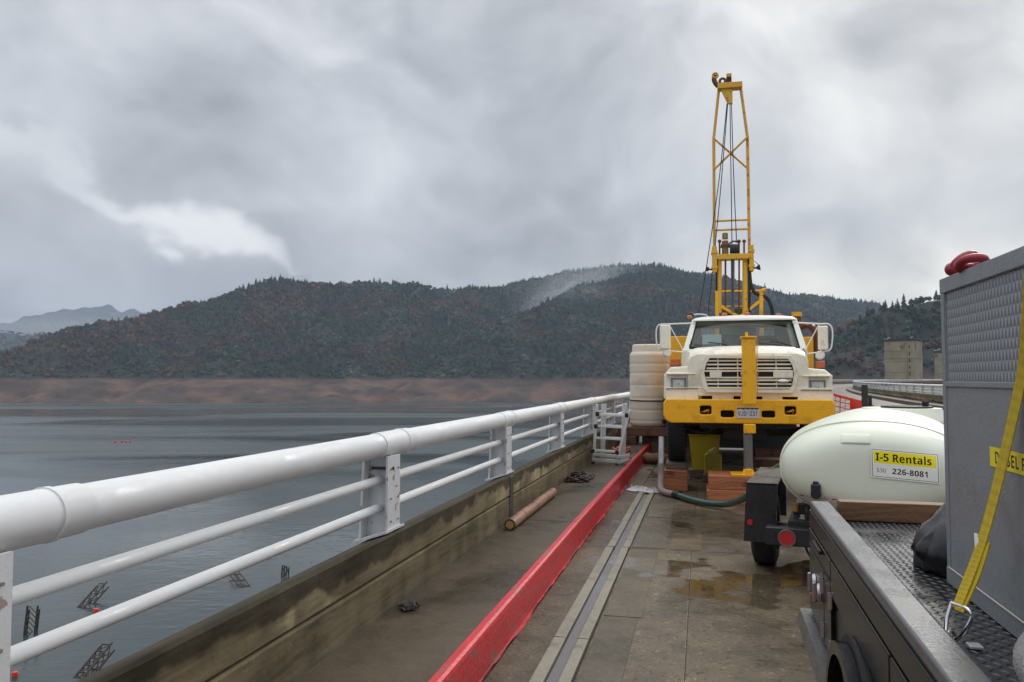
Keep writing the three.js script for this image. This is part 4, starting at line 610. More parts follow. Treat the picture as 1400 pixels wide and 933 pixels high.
  { const r = R4(987, 996, 324, 350, M), hd = part(mast, 'drill_head', join([box(r[0], r[1], r[2], r[3] - 0.08, -M - 0.08, -M + 0.1, 0.02)]), std(0.22, 0.14, 0.04, 0.6, { map: chipMap })); part(hd, 'head_motor', cyl(P(991.5, 327), P(991.5, 319), 0.055, 0.05, 14), std(0.3, 0.2, 0.06, 0.6, { map: chipMap })); part(hd, 'head_clamp', box(r[0] - 0.02, r[1] + 0.03, r[2] + 0.16, r[2] + 0.2, -M - 0.1, -M + 0.13, 0.006), rusty);
    part(mast, 'hydraulic_motor', cyl(P(998, 341, 0.05), P(1009, 341, 0.05), 0.085, 0.085, 18), dirtyBlack); part(mast, 'gland_bar', tube([P(996, 334), P(1003, 330), P(1011, 332)], 0.018, 12, 6), greySteel); }
  for (const x of [984, 1010.5, 1017.5]) { const k = part(mast, 'guide_rod', cyl(P(x, 350), P(x, 331), 0.016, 0.016, 8), rusty); part(k, 'rod_knob', clean(new THREE.SphereGeometry(0.034, 10, 8).translate(P(x, 330).x, P(x, 330).y, -M)), rusty); }
  for (const [x, r, m] of [[984, 0.04, mastYellow], [992, 0.018, rusty], [1002, 0.034, greySteel], [1010.7, 0.016, rusty], [1019, 0.05, mastYellow], [1024.3, 0.03, black], [980, 0.02, black]]) part(mast, 'vertical_tube', cyl(P(x, 354), P(x, 428), r, r, 10), m);
  for (const [a, b, c] of [[965, 974, 368], [1039, 1030, 366]]) { const l = part(mast, 'side_lamp', cyl(P(a, c, 0.05), P((a + b) / 2, c + 1, 0.05), 0.055, 0.03, 14), black); part(l, 'lamp_arm', cyl(P((a + b) / 2, c + 1, 0.05), P(b, c + 1, 0.02), 0.016, 0.016, 6), black); }
  const frame = part(mast, 'base_frame', join([bar(P(980.5, 398), P(980.5, 440), 0.065), bar(P(1041, 398), P(1041, 440), 0.065), cyl(P(981, 398.6), P(1046, 397.5), 0.018, 0.018, 8), bar(P(981, 416), P(1011, 434), 0.05), bar(P(1044, 408), P(1011, 434), 0.05), cyl(P(983, 419), P(1020, 419), 0.012, 0.012, 6), cyl(P(1041, 398, 0.05), P(1047, 396, 0.05), 0.03, 0.03, 8)]), yellow);
  part(frame, 'green_guard', box(P(988, 424).x, P(1026, 424).x, 2.45, P(1007, 421).y, -M - 0.3, -M - 0.25), std(0.06, 0.12, 0.02, 0.6)); part(frame, 'lower_box', box(P(984, 430).x, P(1036, 430).x, 1.32, P(1010, 428).y, -M - 0.45, -M - 0.31, 0.02), dirtyBlack);
  for (const x of [980.5, 1041]) part(frame, 'frame_leg', box(P(x, 440).x - 0.035, P(x, 440).x + 0.035, 1.32, P(1010, 438).y, -M - 0.04, -M + 0.04), yellow);
  part(mast, 'hydraulic_hose', tube([P(1024.6, 372), P(1027, 390), P(1033, 401), P(1048, 407), P(1055, 420), P(1057, 440)], 0.034, 30, 8), rubber);
  part(mast, 'thin_wire', tube([P(1030, 356), P(1036, 361), P(1039, 366)], 0.006, 10, 5), cableMat); part(mast, 'mast_foot', box(0.2, 1.2, 1.32, 1.5, -M - 0.6, -M + 0.1, 0.02), dirtyBlack);
}

// ================================================================== loose things along the crest
// timbers under the jack and the front wheels
const block = (name, x0, x1, y0, y1, z0, z1, mat, label, group) => solid(name, box(x0, x1, y0, y1, z0, z1, 0.012), mat, label, 'timber', group);
block('timber_block', 0.13, 0.98, 0, 0.185, -11.45, -10.82, orangeWood, 'wide orange timber under another, below the truck jack foot'); block('timber_block', 0.15, 0.95, 0.187, 0.37, -11.42, -10.84, orangeWood, 'wide orange timber carrying the yellow jack foot, topmost of two');
block('timber_block', -0.47, -0.13, 0, 0.3, -12.75, -11.95, orangeWood, 'square orange timber under the tyre beside the grey hose'); block('timber_block', -0.45, -0.14, 0.302, 0.39, -12.78, -12.1, greyWood, 'grey timber offcut between the tyre and the orange timber by the grey hose');
block('timber_block', 1.5, 1.86, 0, 0.3, -12.8, -12.1, redWood, 'timber under the truck tyre behind the water tank trailer'); block('timber_block', 1.5, 1.86, 0.302, 0.39, -12.8, -12.2, greyWood, 'grey offcut under the truck tyre behind the water tank trailer');
block('timber_block', 0.95, 1.45, 0, 0.3, -14.3, -13.9, redWood, 'dark red timber lying in the shade under the truck');
for (const x of [-0.15, 1.53]) block('timber_block', x - 0.36, x + 0.36, 0, 0.27, -18.1, -17.1, redWood, 'dark timber crib under a pair of rear truck tyres', 'cribs under the rear wheels');
// crib and tan tank by the parapet
block('timber_block', -1.68, -1.25, KERB + 0.002, 0.41, -18.3, -17.25, redWood, 'weathered timber on the sidewalk below the tan tank'); block('timber_block', -1.14, -0.3, 0.002, 0.41, -18.3, -17.45, redWood, 'weathered timber on the road below the tan tank'); block('timber_block', -1.66, -0.28, 0.412, 0.6, -18.2, -17.3, redWood, 'long weathered timber laid across directly below the tan tank');
{
  const tan = phys(0.72, 0.63, 0.52, 0.45, { map: paintMap, roughnessMap: paintRough, roughness: 0.75 }), c = V(-0.99, 0.602, -17.75);
  const t = thing('poly_tank', 'tan ribbed plastic tank standing on timbers between railing and truck', 'tank', [c.x, c.y, c.z]);
  const prof = [[0.001, 0], [0.36, 0], [0.405, 0.02], [0.425, 0.07]]; for (let i = 0; i <= 60; i++) { const y = 0.1 + i / 60 * 1.45, k = [0.13, 0.36, 0.62, 0.9, 1.16, 1.36].reduce((s, q) => s + Math.exp(-Math.pow((y - q) / 0.018, 2)), 0); prof.push([0.43 - 0.011 * k, y]); } prof.push([0.42, 1.58], [0.39, 1.615], [0.375, 1.63], [0.37, 1.75], [0.35, 1.785], [0.001, 1.8]);
  const g = new THREE.LatheGeometry(prof.map(([a, b]) => new THREE.Vector2(a, b)), 48); g.translate(c.x, c.y, c.z); part(t, 'tank_shell', clean(g), tan);
  part(t, 'tie_strap', clean(new THREE.TorusGeometry(0.437, 0.014, 6, 48).rotateX(Math.PI / 2 + 0.04).translate(c.x, c.y + 0.58, c.z)), std(0.06, 0.035, 0.025, 0.7));
  part(t, 'outlet_valve', cyl(V(c.x + 0.3, c.y + 0.12, c.z + 0.28), V(c.x + 0.36, c.y + 0.12, c.z + 0.4), 0.05, 0.045, 12), black); part(t, 'tank_sticker', box(c.x - 0.03, c.x + 0.03, c.y + 1.67, c.y + 1.72, c.z + 0.366, c.z + 0.372, 0.001), std(0.75, 0.74, 0.7, 0.5));
}
// sandbag roll beside the kerb
{ const g = tube([V(-1.02, 0.1, -15.75), V(-0.9, 0.1, -15.7), V(-0.7, 0.1, -15.74), V(-0.52, 0.1, -15.78)], 0.1, 20, 14); const p = g.attributes.position; for (let i = 0; i < p.count; i++) { const e = sst(Math.abs(p.getX(i) + 0.77), 0.26, 0.17) * 0.35 + 0.65; p.setY(i, 0.1 + (p.getY(i) - 0.1) * e * (1 + 0.15 * fbm3(p.getX(i) * 9, p.getY(i) * 9, p.getZ(i) * 9, 2))); p.setZ(i, -15.74 + (p.getZ(i) + 15.74) * e * 1.2); } const q = mergeVertices((g.deleteAttribute('normal'), g.deleteAttribute('uv'), g)); q.computeVertexNormals(); solid('sandbag', boxUV(clean(q)), std(0.17, 0.1, 0.05, 0.85, { map: paintMap, bumpMap: fineBump, bumpScale: 0.006 }), 'brown sandbag roll lying beside the far end of the red kerb', 'sandbag'); }
// folding ladder
{
  const ladderMetal = std(0.72, 0.73, 0.74, 0.4, { metalness: 0.25, map: paintMap });
  const D = 13.25, q = (x, y, dz = 0) => A(x, y, D).add(V(0, 0, dz)), foot = atHeight(830, 634, KERB), t = thing('folding_ladder', 'folded aluminium ladder standing on the sidewalk against the railing', 'ladder', [foot.x, KERB, -D]);
  const side = (a, b, n = 'side_rail') => part(t, n, bar(a, b, 0.045, 0.08), ladderMetal), rung = (a, b) => part(t, 'rung', bar(a, b, 0.036, 0.05), ladderMetal);
  side(q(816.5, 553), q(811.5, 632)); side(q(861, 561), q(843, 634)); side(q(824, 553, -0.22), q(822, 630, -0.16)); side(q(853, 553, -0.22), q(850, 632, -0.16));
  for (const [x0, y0, x1, y1] of [[817, 567, 857, 569], [815.5, 582.5, 853, 585], [814, 599, 849.5, 601], [812.5, 616, 846, 618]]) { rung(q(x0, y0), q(x1, y1)); }
  for (const [x0, y0, x1, y1] of [[824, 567, 853, 568], [823.5, 583, 852, 584], [823, 600, 851, 601]]) rung(q(x0, y0, -0.2), q(x1, y1, -0.2));
  for (const [x0, y0, x1, y1] of [[811, 621, 845, 624], [811, 628, 844, 631], [845, 625, 862, 622], [845, 632, 861, 627]]) part(t, 'stabilizer_bar', bar(q(x0, y0, 0.05), q(x1, y1, 0.05), 0.05, 0.05), galv);
  for (const [x, y] of [[811, 617], [844, 619], [817, 566], [857, 568], [815, 583], [811, 634], [843, 637]]) part(t, 'hinge', box(q(x, y).x - 0.03, q(x, y).x + 0.03, q(x, y).y - 0.035, q(x, y).y + 0.035, -D - 0.045, -D + 0.055, 0.01), black);
  solid('orange_cord', join([0, 1, 2, 3].map((k) => tube(Array.from({ length: 7 }, (_, i) => V(lerp(-1.42, -1.12, i / 6), KERB + 0.05 + 0.05 * k + 0.02 * Math.sin(i * 2 + k), -14.0 + 0.12 * Math.sin(i * 1.7 + k * 2))), 0.018, 30, 6))), std(0.6, 0.1, 0.03, 0.6), 'loose orange cord heaped on the sidewalk behind the ladder', 'cord');
}
// drill core tube, chain, glove
{ const a = V(-1.7, KERB + 0.052, -7.3), b = V(-1.685, KERB + 0.052, -9.5), t = thing('core_tube', 'long brown cardboard tube lying on the sidewalk by the parapet', 'tube', [-1.7, KERB, -8.3]);
  part(t, 'tube_wall', cyl(a, b, 0.052, 0.052, 24, true), std(0.33, 0.17, 0.095, 0.6, { map: woodTex(0.95, 0.95, 0.95, 761) })); part(t, 'end_plug', cyl(V(a.x, a.y, a.z - 0.004), V(a.x, a.y, a.z + 0.003), 0.04, 0.04, 20), std(0.42, 0.25, 0.09, 0.7)); part(t, 'end_rim', clean(new THREE.TorusGeometry(0.046, 0.0075, 8, 24).translate(a.x, a.y, a.z + 0.002)), std(0.06, 0.03, 0.02, 0.7)); part(t, 'end_plug', cyl(V(b.x, b.y, b.z - 0.002), V(b.x, b.y, b.z + 0.004), 0.05, 0.05, 20), std(0.4, 0.24, 0.09, 0.7));
  for (const k of [0.22, 0.48, 0.76]) part(t, 'tape_band', cyl(a.clone().lerp(b, k), a.clone().lerp(b, k + 0.02), 0.053, 0.053, 24, true), std(0.2, 0.09, 0.05, 0.6)); }
{ const r = seeded(77), t = thing('chain_heap', 'rusty chain heaped on the sidewalk near the ladder', 'chain', [-1.66, KERB, -11.2]), m = std(0.05, 0.032, 0.026, 0.6, { metalness: 0.3 }), lg = clean(new THREE.TorusGeometry(0.036, 0.011, 6, 12).scale(1.45, 1, 1)); for (let i = 0; i < 90; i++) { const u = i / 90 * 9.4, k = new THREE.Mesh(lg, m); k.name = 'chain_link'; k.position.set(0.03 + 0.12 * Math.sin(u * 2.3) + 0.05 * r(), 0.016 + 0.05 * r() * r(), 0.35 * Math.cos(u * 1.31) + 0.06 * (r() - 0.5)); k.rotation.set(Math.PI / 2 + (r() - 0.5) * 1.1, (r() - 0.5) * 0.8, r() * 6.28); k.castShadow = true; t.add(k); } }
{ const g = grid(18, 12, (u, v) => { const x = u - 0.5, z = v - 0.5; return V(-1.74 + 0.1 * x + 0.025 * Math.sin(v * 9), KERB + 0.006 + 0.035 * Math.abs(fbm2(u * 5 + 3, v * 5, 3)) + 0.012 * sst(Math.hypot(x, z), 0.45, 0.1), -4.7 + 0.17 * z * (0.35 + 0.65 * Math.sin(u * 3.14))); }); solid('work_glove', g, std(0.012, 0.011, 0.012, 0.7), 'black crumpled glove dropped by the foot of the parapet', 'glove'); }
// rags by the gutter
{ const w = std(0.66, 0.62, 0.64, 0.85, { bumpMap: fineBump, bumpScale: 0.004 }); for (const [x, z, s, lab] of [[-0.83, -11.85, 0.2, 'crumpled white rag on the road at the gutter end'], [-0.62, -11.72, 0.14, 'small crumpled white rag beside the larger one at the gutter end']]) { const g = grid(26, 20, (u, v) => { const a = u * 6.2832, r = v * s * (0.75 + 0.4 * fbm2(Math.cos(a) * 2 + x * 9, Math.sin(a) * 2, 3)); return V(x + r * Math.cos(a) * 1.2, 0.012 + 0.13 * Math.abs(fbm2(r * 26 * Math.cos(a) + 5 + z, r * 26 * Math.sin(a), 3)) * sst(v, 1, 0.6), z + r * Math.sin(a) * 0.8); }); solid('rag', g, w, lab, 'rag'); } }
// green suction hose with a grey end
{ const t = thing('suction_hose', 'green hose with a grey end piece running from truck tyre to water tank', 'hose', [0, 0, -11]);
  const H0 = [V(-0.5, 0.42, -11.75), V(-0.5, 0.24, -11.72), V(-0.5, 0.09, -11.6), V(-0.44, 0.055, -11.42), V(-0.27, 0.055, -11.2)], H1 = [V(-0.27, 0.055, -11.2), V(0.06, 0.055, -10.62), V(0.3, 0.07, -10.4), V(0.5, 0.2, -9.9), V(0.66, 0.46, -9.2), V(0.78, 0.74, -8.4), V(0.95, 0.86, -7.9), V(1.15, 0.86, -7.75)];
  part(t, 'grey_hose', tube(H0, 0.048, 40, 12), std(0.26, 0.21, 0.19, 0.5, { map: paintMap })); part(t, 'green_hose', tube(H1, 0.042, 90, 12), phys(0.022, 0.075, 0.055, 0.32, { map: paintMap, clearcoat: 0.3 }));
  const dir = V(0.17, 0, 0.22).normalize(); part(t, 'coupling', cyl(V(-0.3, 0.055, -11.24), V(-0.3, 0.055, -11.24).addScaledVector(dir, 0.12), 0.056, 0.056, 14), black); part(t, 'steel_riser', cyl(V(-0.5, 0.4, -11.75), V(-0.49, 0.8, -11.8), 0.04, 0.04, 12), galv); }
// yellow buckets under the truck
{ const y1 = std(0.55, 0.42, 0.015, 0.5, { map: paintMap }), a = R4(942, 985, 594, 640, 13.6), t = thing('yellow_bin', 'tall yellow plastic bin standing in the shade under the truck', 'bin', [(a[0] + a[1]) / 2, 0, -13.8]); part(t, 'bin_body', loft([[V(a[0] + 0.05, 0.14, -13.9), V(a[1] - 0.03, 0.14, -13.9), V(a[1] - 0.03, 0.14, -13.62), V(a[0] + 0.05, 0.14, -13.62)], [V(a[0], a[3], -13.95), V(a[1], a[3], -13.95), V(a[1], a[3], -13.6), V(a[0], a[3], -13.6)]], 0.3), y1); part(t, 'bin_rim', box(a[0] - 0.01, a[1] + 0.01, a[3] - 0.02, a[3] + 0.012, -13.97, -13.58, 0.008), y1); part(t, 'bin_pallet', box(a[0], a[1], 0, 0.138, -13.95, -13.6, 0.01), greyWood);
  const b = R4(963, 987.5, 619, 645, 13.2), f = thing('yellow_bag', 'small yellow bag with a twisted neck in front of the yellow bin', 'bag', [(b[0] + b[1]) / 2, 0, -13.2]); const g = extrude([[b[0], 0.12], [b[1], 0.12], [b[1] - 0.01, b[3] - 0.03], [b[1] - 0.05, b[3]], [b[0] + 0.05, b[3]], [b[0] + 0.005, b[3] - 0.03]], 0.2, 0.03); g.translate(0, 0, -13.1); part(f, 'bag_body', g, std(0.5, 0.36, 0.02, 0.45, { map: chipMap })); part(f, 'bag_neck', cyl(V((b[0] + b[1]) / 2 - 0.03, b[3] - 0.01, -13.2), V((b[0] + b[1]) / 2 + 0.04, b[3] + 0.07, -13.2), 0.06, 0.03, 8), std(0.6, 0.5, 0.2, 0.5)); part(f, 'bag_board', box(b[0] - 0.02, b[1] + 0.02, 0, 0.118, -13.34, -13.06, 0.01), greyWood); }
// orange safety net
{ const t = thing('safety_fence', 'sagging orange plastic safety netting across the road behind the truck', 'fence', [3.1, 0, -17]), m = phys(0.85, 0.07, 0.035, 0.45, { transmission: 0.25, thickness: 0 });
  const f = (u, v) => { const x = lerp(1.9, 5.4, u), top = 1.36 - 0.38 * sst(x, 2.5, 3.8) + 0.03 * Math.sin(u * 19); return V(x, lerp(0.12, top, v) , -16.6 - 0.9 * u + 0.14 * Math.sin(u * 14 + v * 3) + 0.1 * (1 - v)); };
  for (let i = 0; i <= 11; i++) { const v = i / 11, h = i === 11 || i === 5 ? 0.026 : 0.008; part(t, 'net_strand', grid(40, 1, (u, w) => f(u, v).add(V(0, (w - 0.5) * h * 2, 0))), m); }
  for (let k = 0; k <= 40; k++) part(t, 'net_strand', grid(1, 10, (w, v) => f(k / 40, v).add(V((w - 0.5) * (k % 5 ? 0.01 : 0.02), 0, 0.004))), m);
  for (const u of [0, 0.36, 0.72, 1]) { const q = f(u, 1); part(t, 'fence_post', cyl(V(q.x, 0, q.z - 0.03), V(q.x, q.y + 0.03, q.z - 0.03), 0.015, 0.015, 8), greySteel); }
  part(t, 'orange_panel', grid(6, 4, (u, v) => f(0.3 + u * 0.09, 0.78 + v * 0.2).add(V(0, 0, 0.02))), m); }

// ================================================================== water tank trailer
{
  const yaw = -0.17, C = V(1.45, 0, -7.4), T = thing('water_tank_trailer', 'small black trailer with a white oval water tank lettered I-5 Rentals', 'trailer', [0, 0, 0]);
  T.position.copy(C); T.rotation.y = yaw; base.set(T, V(0, 0, 0));               // local: x across, z towards the camera
  const poly = new THREE.MeshPhysicalMaterial({ color: new THREE.Color().setRGB(0.76, 0.79, 0.65), roughness: 0.33, map: tex(512, 512, (u, v) => { const k = 0.965 + 0.035 * fA(u, v), g = sst(fL(u, v), 0.05, 0.4); return [k * lerp(1, 0.96, g), k, k * lerp(1, 0.93, g)]; }, { srgb: true, repeat: [0.5, 0.5] }), clearcoat: 0.15, clearcoatRoughness: 0.3 });
  const a = 0.7, b = 0.38, c = 1.1, cy = 0.94, n = 2.25, m = 5, rr3 = (x, y) => Math.pow(Math.pow(Math.abs(x / a), n) + Math.pow(Math.abs(y / b), n), 1 / n), surfZ = (x, y) => c * Math.pow(Math.max(0, 1 - Math.pow(rr3(x, y), m)), 1 / m);
  const rings = 60, around = 72, p = [];
  const shell = grid(around, rings, (u, v) => { const t = u * 6.2832, w = (v - 0.5) * Math.PI, cw = Math.pow(Math.max(1e-6, Math.cos(w)), 2 / m), sw = Math.sign(Math.sin(w)) * Math.pow(Math.abs(Math.sin(w)), 2 / m), ct = Math.sign(Math.cos(t)) * Math.pow(Math.abs(Math.cos(t)), 2 / n), st = Math.sign(Math.sin(t)) * Math.pow(Math.abs(Math.sin(t)), 2 / n); const x = a * cw * ct, y = b * cw * st, z = c * sw; const flange = 0.012 * Math.exp(-Math.pow((Math.abs(z) - 0.93) / 0.012, 2)); const tp = z < 0 ? 1 + 0.14 * z / c : 1; return V(x * (1 + flange) * tp + (z < 0 ? -z * 0.06 : 0), cy + y * (1 + flange) + (y > 0 ? 0.07 * sst(Math.abs(z), 0.95, 0.3) * sst(x, -0.55, 0.1) : 0), z); });
  const tank = part(T, 'tank_shell', boxUV(clean(shell)), poly);
  // lettered sign, raised panel, gauge and warning strip follow the curved end
  const patch = (x0, x1, y0, y1, lift, tilt = 0, nu = 16, nv = 8) => grid(nu, nv, (u, v) => { const x = lerp(x0, x1, u), y = lerp(y0, y1, v) - cy + tilt * (u - 0.5); return V(x, y + cy, surfZ(x, y) + lift(u, v)); });
  const sign = part(tank, 'sign', patch(-0.02, 0.43, 0.905, 1.12, () => 0.006, -0.03), new THREE.MeshStandardMaterial({ roughness: 0.3, map: canvasTex(1024, 490, (g, w, h) => { g.fillStyle = '#f0f0ea'; g.fillRect(0, 0, w, h); g.fillStyle = '#222'; g.fillRect(20, 20, w - 40, h - 40); g.fillStyle = '#efefe8'; g.fillRect(28, 28, w - 56, h - 56); g.fillStyle = '#f4e416'; g.fillRect(48, 44, w - 96, 196); g.fillStyle = '#14140f'; g.textBaseline = 'alphabetic'; g.save(); g.font = 'bold 176px sans-serif'; g.translate(72, 204); g.scale(0.93, 1); g.fillText('I-5 Rentals', 0, 0); g.restore(); g.font = '88px sans-serif'; g.fillText('530', 84, 392); g.save(); g.font = 'bold 128px sans-serif'; g.translate(318, 402); g.scale(1.02, 1); g.fillText('226-8081', 0, 0); g.restore(); }) })); sign.userData.label = 'yellow and white rental sign on the tank end';
  part(tank, 'raised_panel', patch(-0.23, -0.005, 1.15, 1.235, (u, v) => 0.014 * sst(u, 0, 0.12) * sst(u, 1, 0.88) * sst(v, 0, 0.2) * sst(v, 1, 0.8) - 0.002, 0, 24, 12), poly);
  part(tank, 'warning_strip', patch(-0.53, -0.25, 0.715, 0.765, () => 0.005), new THREE.MeshStandardMaterial({ roughness: 0.4, map: canvasTex(512, 96, (g, w, h) => { g.fillStyle = '#d8cfc6'; g.fillRect(0, 0, w, h); g.fillStyle = '#8e2f2f'; g.fillRect(16, 34, 60, 20); g.fillRect(w - 76, 40, 60, 18); g.fillStyle = '#77655f'; for (let i = 0; i < 8; i++) g.fillRect(110 + i * 38, 36 + (i % 3) * 6, 26, 12); }) })); part(tank, 'warning_strip', patch(-0.53, -0.49, 0.62, 0.71, () => 0.005), std(0.6, 0.57, 0.52, 0.5));
  const gz = surfZ(-0.4, 0.8 - cy); part(tank, 'valve_cap', join([box(-0.435, -0.365, 0.79, 0.85, gz - 0.03, gz + 0.05, 0.012), cyl(V(-0.4, 0.775, gz - 0.04), V(-0.4, 0.775, gz + 0.06), 0.042, 0.036, 14), box(-0.42, -0.38, 0.845, 0.868, gz, gz + 0.04, 0.005)]), black);
  const hatch = part(tank, 'hatch_collar', cyl(V(0.26, cy + b - 0.03, -0.1), V(0.26, cy + b + 0.07, -0.1), 0.36, 0.31, 36), poly); part(hatch, 'hatch_ring', clean(new THREE.TorusGeometry(0.19, 0.014, 8, 36).rotateX(Math.PI / 2).translate(0.3, cy + b + 0.075, -0.1)), black); part(hatch, 'hatch_lid', cyl(V(0.3, cy + b + 0.069, -0.1), V(0.3, cy + b + 0.083, -0.1), 0.18, 0.17, 32), std(0.1, 0.1, 0.1, 0.5)); part(hatch, 'vent_cap', cyl(V(0.44, cy + b + 0.07, -0.05), V(0.44, cy + b + 0.13, -0.05), 0.025, 0.03, 10), black);
  for (const z of [0.8]) part(tank, 'tank_band', (() => { const pts = []; for (let i = 0; i < 40; i++) { const t = i / 40 * 6.2832, k = Math.pow(Math.max(0, 1 - Math.pow(Math.abs(z) / c, m)), 1 / m), y = Math.sign(Math.sin(t)) * Math.pow(Math.abs(Math.sin(t)), 2 / n) * b * k; pts.push(V(Math.sign(Math.cos(t)) * Math.pow(Math.abs(Math.cos(t)), 2 / n) * a * k * 1.004, cy + y * 1.004 + (y > 0 ? 0.01 : 0), z)); } return tube(pts, 0.007, 80, 5, true); })(), poly);
  // frame, lights, fenders, wheels
  part(T, 'frame', join([box(-0.62, 0.62, 0.42, 0.52, 0.72, 0.82), box(-0.62, -0.54, 0.42, 0.52, -1.4, 0.72), box(0.54, 0.62, 0.42, 0.52, -1.4, 0.72), box(-0.6, 0.6, 0.43, 0.51, -1.4, -1.32), box(-0.05, 0.05, 0.42, 0.5, -2.6, -1.4)]), blackSteel);
  part(T, 'tank_cradle', join([box(-0.6, 0.6, 0.52, 0.6, -0.6, -0.5), box(-0.6, 0.6, 0.52, 0.6, 0.4, 0.5)]), blackSteel);
  const bb = part(T, 'rear_beam', box(-0.78, 0.78, 0.34, 0.48, 0.83, 0.95, 0.01), blackSteel);
  for (const x of [-0.62, 0.62]) { const l = part(bb, 'tail_light', cyl(V(x, 0.405, 0.95), V(x, 0.405, 0.972), 0.06, 0.057, 28), redLens); part(l, 'light_ring', clean(new THREE.TorusGeometry(0.062, 0.007, 8, 28).translate(x, 0.405, 0.968)), std(0.1, 0.1, 0.1, 0.4)); }
  const lug = diamondLug();
  for (const s of [-1, 1]) {
    const f = part(T, 'fender', loft([[V(s * 1.0, 0.27, 0.5), V(s * 0.74, 0.27, 0.5), V(s * 0.74, 0.27, 0.46), V(s * 1.0, 0.27, 0.46)], [V(s * 0.97, 0.76, 0.5), V(s * 0.72, 0.76, 0.5), V(s * 0.72, 0.76, 0.46), V(s * 0.97, 0.76, 0.46)]], 0.3), blackSteel);
    part(f, 'fender_top', loft([[V(s * 0.97, 0.745, 0.5), V(s * 0.72, 0.745, 0.5), V(s * 0.72, 0.762, 0.5), V(s * 0.97, 0.762, 0.5)], [V(s * 0.95, 0.775, -0.5), V(s * 0.72, 0.775, -0.5), V(s * 0.72, 0.792, -0.5), V(s * 0.95, 0.792, -0.5)]], 0.3), blackSteel);
    part(f, 'fender_front', box(Math.min(s * 0.72, s * 1), Math.max(s * 0.72, s * 1), 0.34, 0.775, -0.54, -0.5), blackSteel);
    const r = part(f, 'marker_reflector', cyl(V(s * 0.945, 0.43, 0.5), V(s * 0.945, 0.43, 0.512), 0.024, 0.022, 18), phys(0.6, 0.02, 0.03, 0.2));
    const inst = new THREE.InstancedMesh(lug, blackSteel, 9 * 15), d = new THREE.Object3D(); let k = 0; for (let j = 0; j < 15; j++) for (let i = 0; i < 9; i++) { const y = 0.34 + j * 0.028, w = 1 - (y - 0.32) / 0.44 * 0.1; d.position.set(s * (0.735 + i * 0.0285) , y, 0.5005); d.rotation.set(Math.PI / 2, 0, ((i + j) % 2 ? 1 : -1) * 0.79, 'ZXY'); d.scale.set(0.8, 0.8, 0.8); d.updateMatrix(); inst.setMatrixAt(k++, d.matrix); } stuff(inst, 'tread_lugs', f);
    const lathe = new THREE.LatheGeometry([[0.2, -0.1], [0.27, -0.105], [0.325, -0.085], [0.335, -0.06], [0.335, 0.06], [0.325, 0.085], [0.27, 0.105], [0.2, 0.1]].map(([q, w]) => new THREE.Vector2(q, w)), 36); lathe.rotateZ(Math.PI / 2); lathe.translate(s * 0.86, 0.335, 0.05); const w = part(T, 'wheel', clean(lathe), rubber); part(w, 'rim', cyl(V(s * 0.79, 0.335, 0.05), V(s * 0.93, 0.335, 0.05), 0.2, 0.2, 20), std(0.5, 0.5, 0.5, 0.4));
  }
  part(T, 'axle', cyl(V(-0.78, 0.335, 0.05), V(0.78, 0.335, 0.05), 0.04, 0.04, 8), blackSteel); part(T, 'pump_box', box(-0.5, -0.1, 0.44, 0.62, 0.62, 0.8, 0.03), black); part(T, 'brass_valve', cyl(V(-0.56, 0.6, 0.86), V(-0.56, 0.66, 0.86), 0.02, 0.024, 10), std(0.5, 0.33, 0.1, 0.35, { metalness: 0.8 })); part(T, 'wiring', tube([V(-0.5, 0.36, 0.86), V(-0.46, 0.27, 0.88), V(-0.4, 0.22, 0.87)], 0.01, 10, 5), black);
  part(T, 'jack_post', box(-0.03, 0.03, 0.1, 1.58, -1.51, -1.45, 0.01), black); part(T, 'jack_tube', cyl(V(0.05, 0.6, -1.48), V(0.05, 1.46, -1.48), 0.018, 0.018, 12), black); part(T, 'jack_pad', box(-0.1, 0.1, 0, 0.02, -1.58, -1.38), blackSteel); part(T, 'jack_ram', cyl(V(0, 0.02, -1.48), V(0, 0.12, -1.48), 0.03, 0.03, 10), steel);
}
function diamondLug() { const pts = [[-0.015, 0], [0, 0.0045], [0.015, 0], [0, -0.0045]], p = []; const top = [[-0.009, 0.0018, 0], [0, 0.0026, 0.0012], [0.009, 0.0018, 0], [0, 0.0026, -0.0012]]; for (let i = 0; i < 4; i++) { const j = (i + 1) % 4, a = [pts[i][0], 0, pts[i][1]], b = [pts[j][0], 0, pts[j][1]]; p.push(...a, ...b, ...top[j], ...a, ...top[j], ...top[i]); } p.push(...top[0], ...top[1], ...top[2], ...top[0], ...top[2], ...top[3]); const g = new THREE.BufferGeometry(); g.setAttribute('position', new THREE.Float32BufferAttribute(p, 3)); g.computeVertexNormals(); return g; }

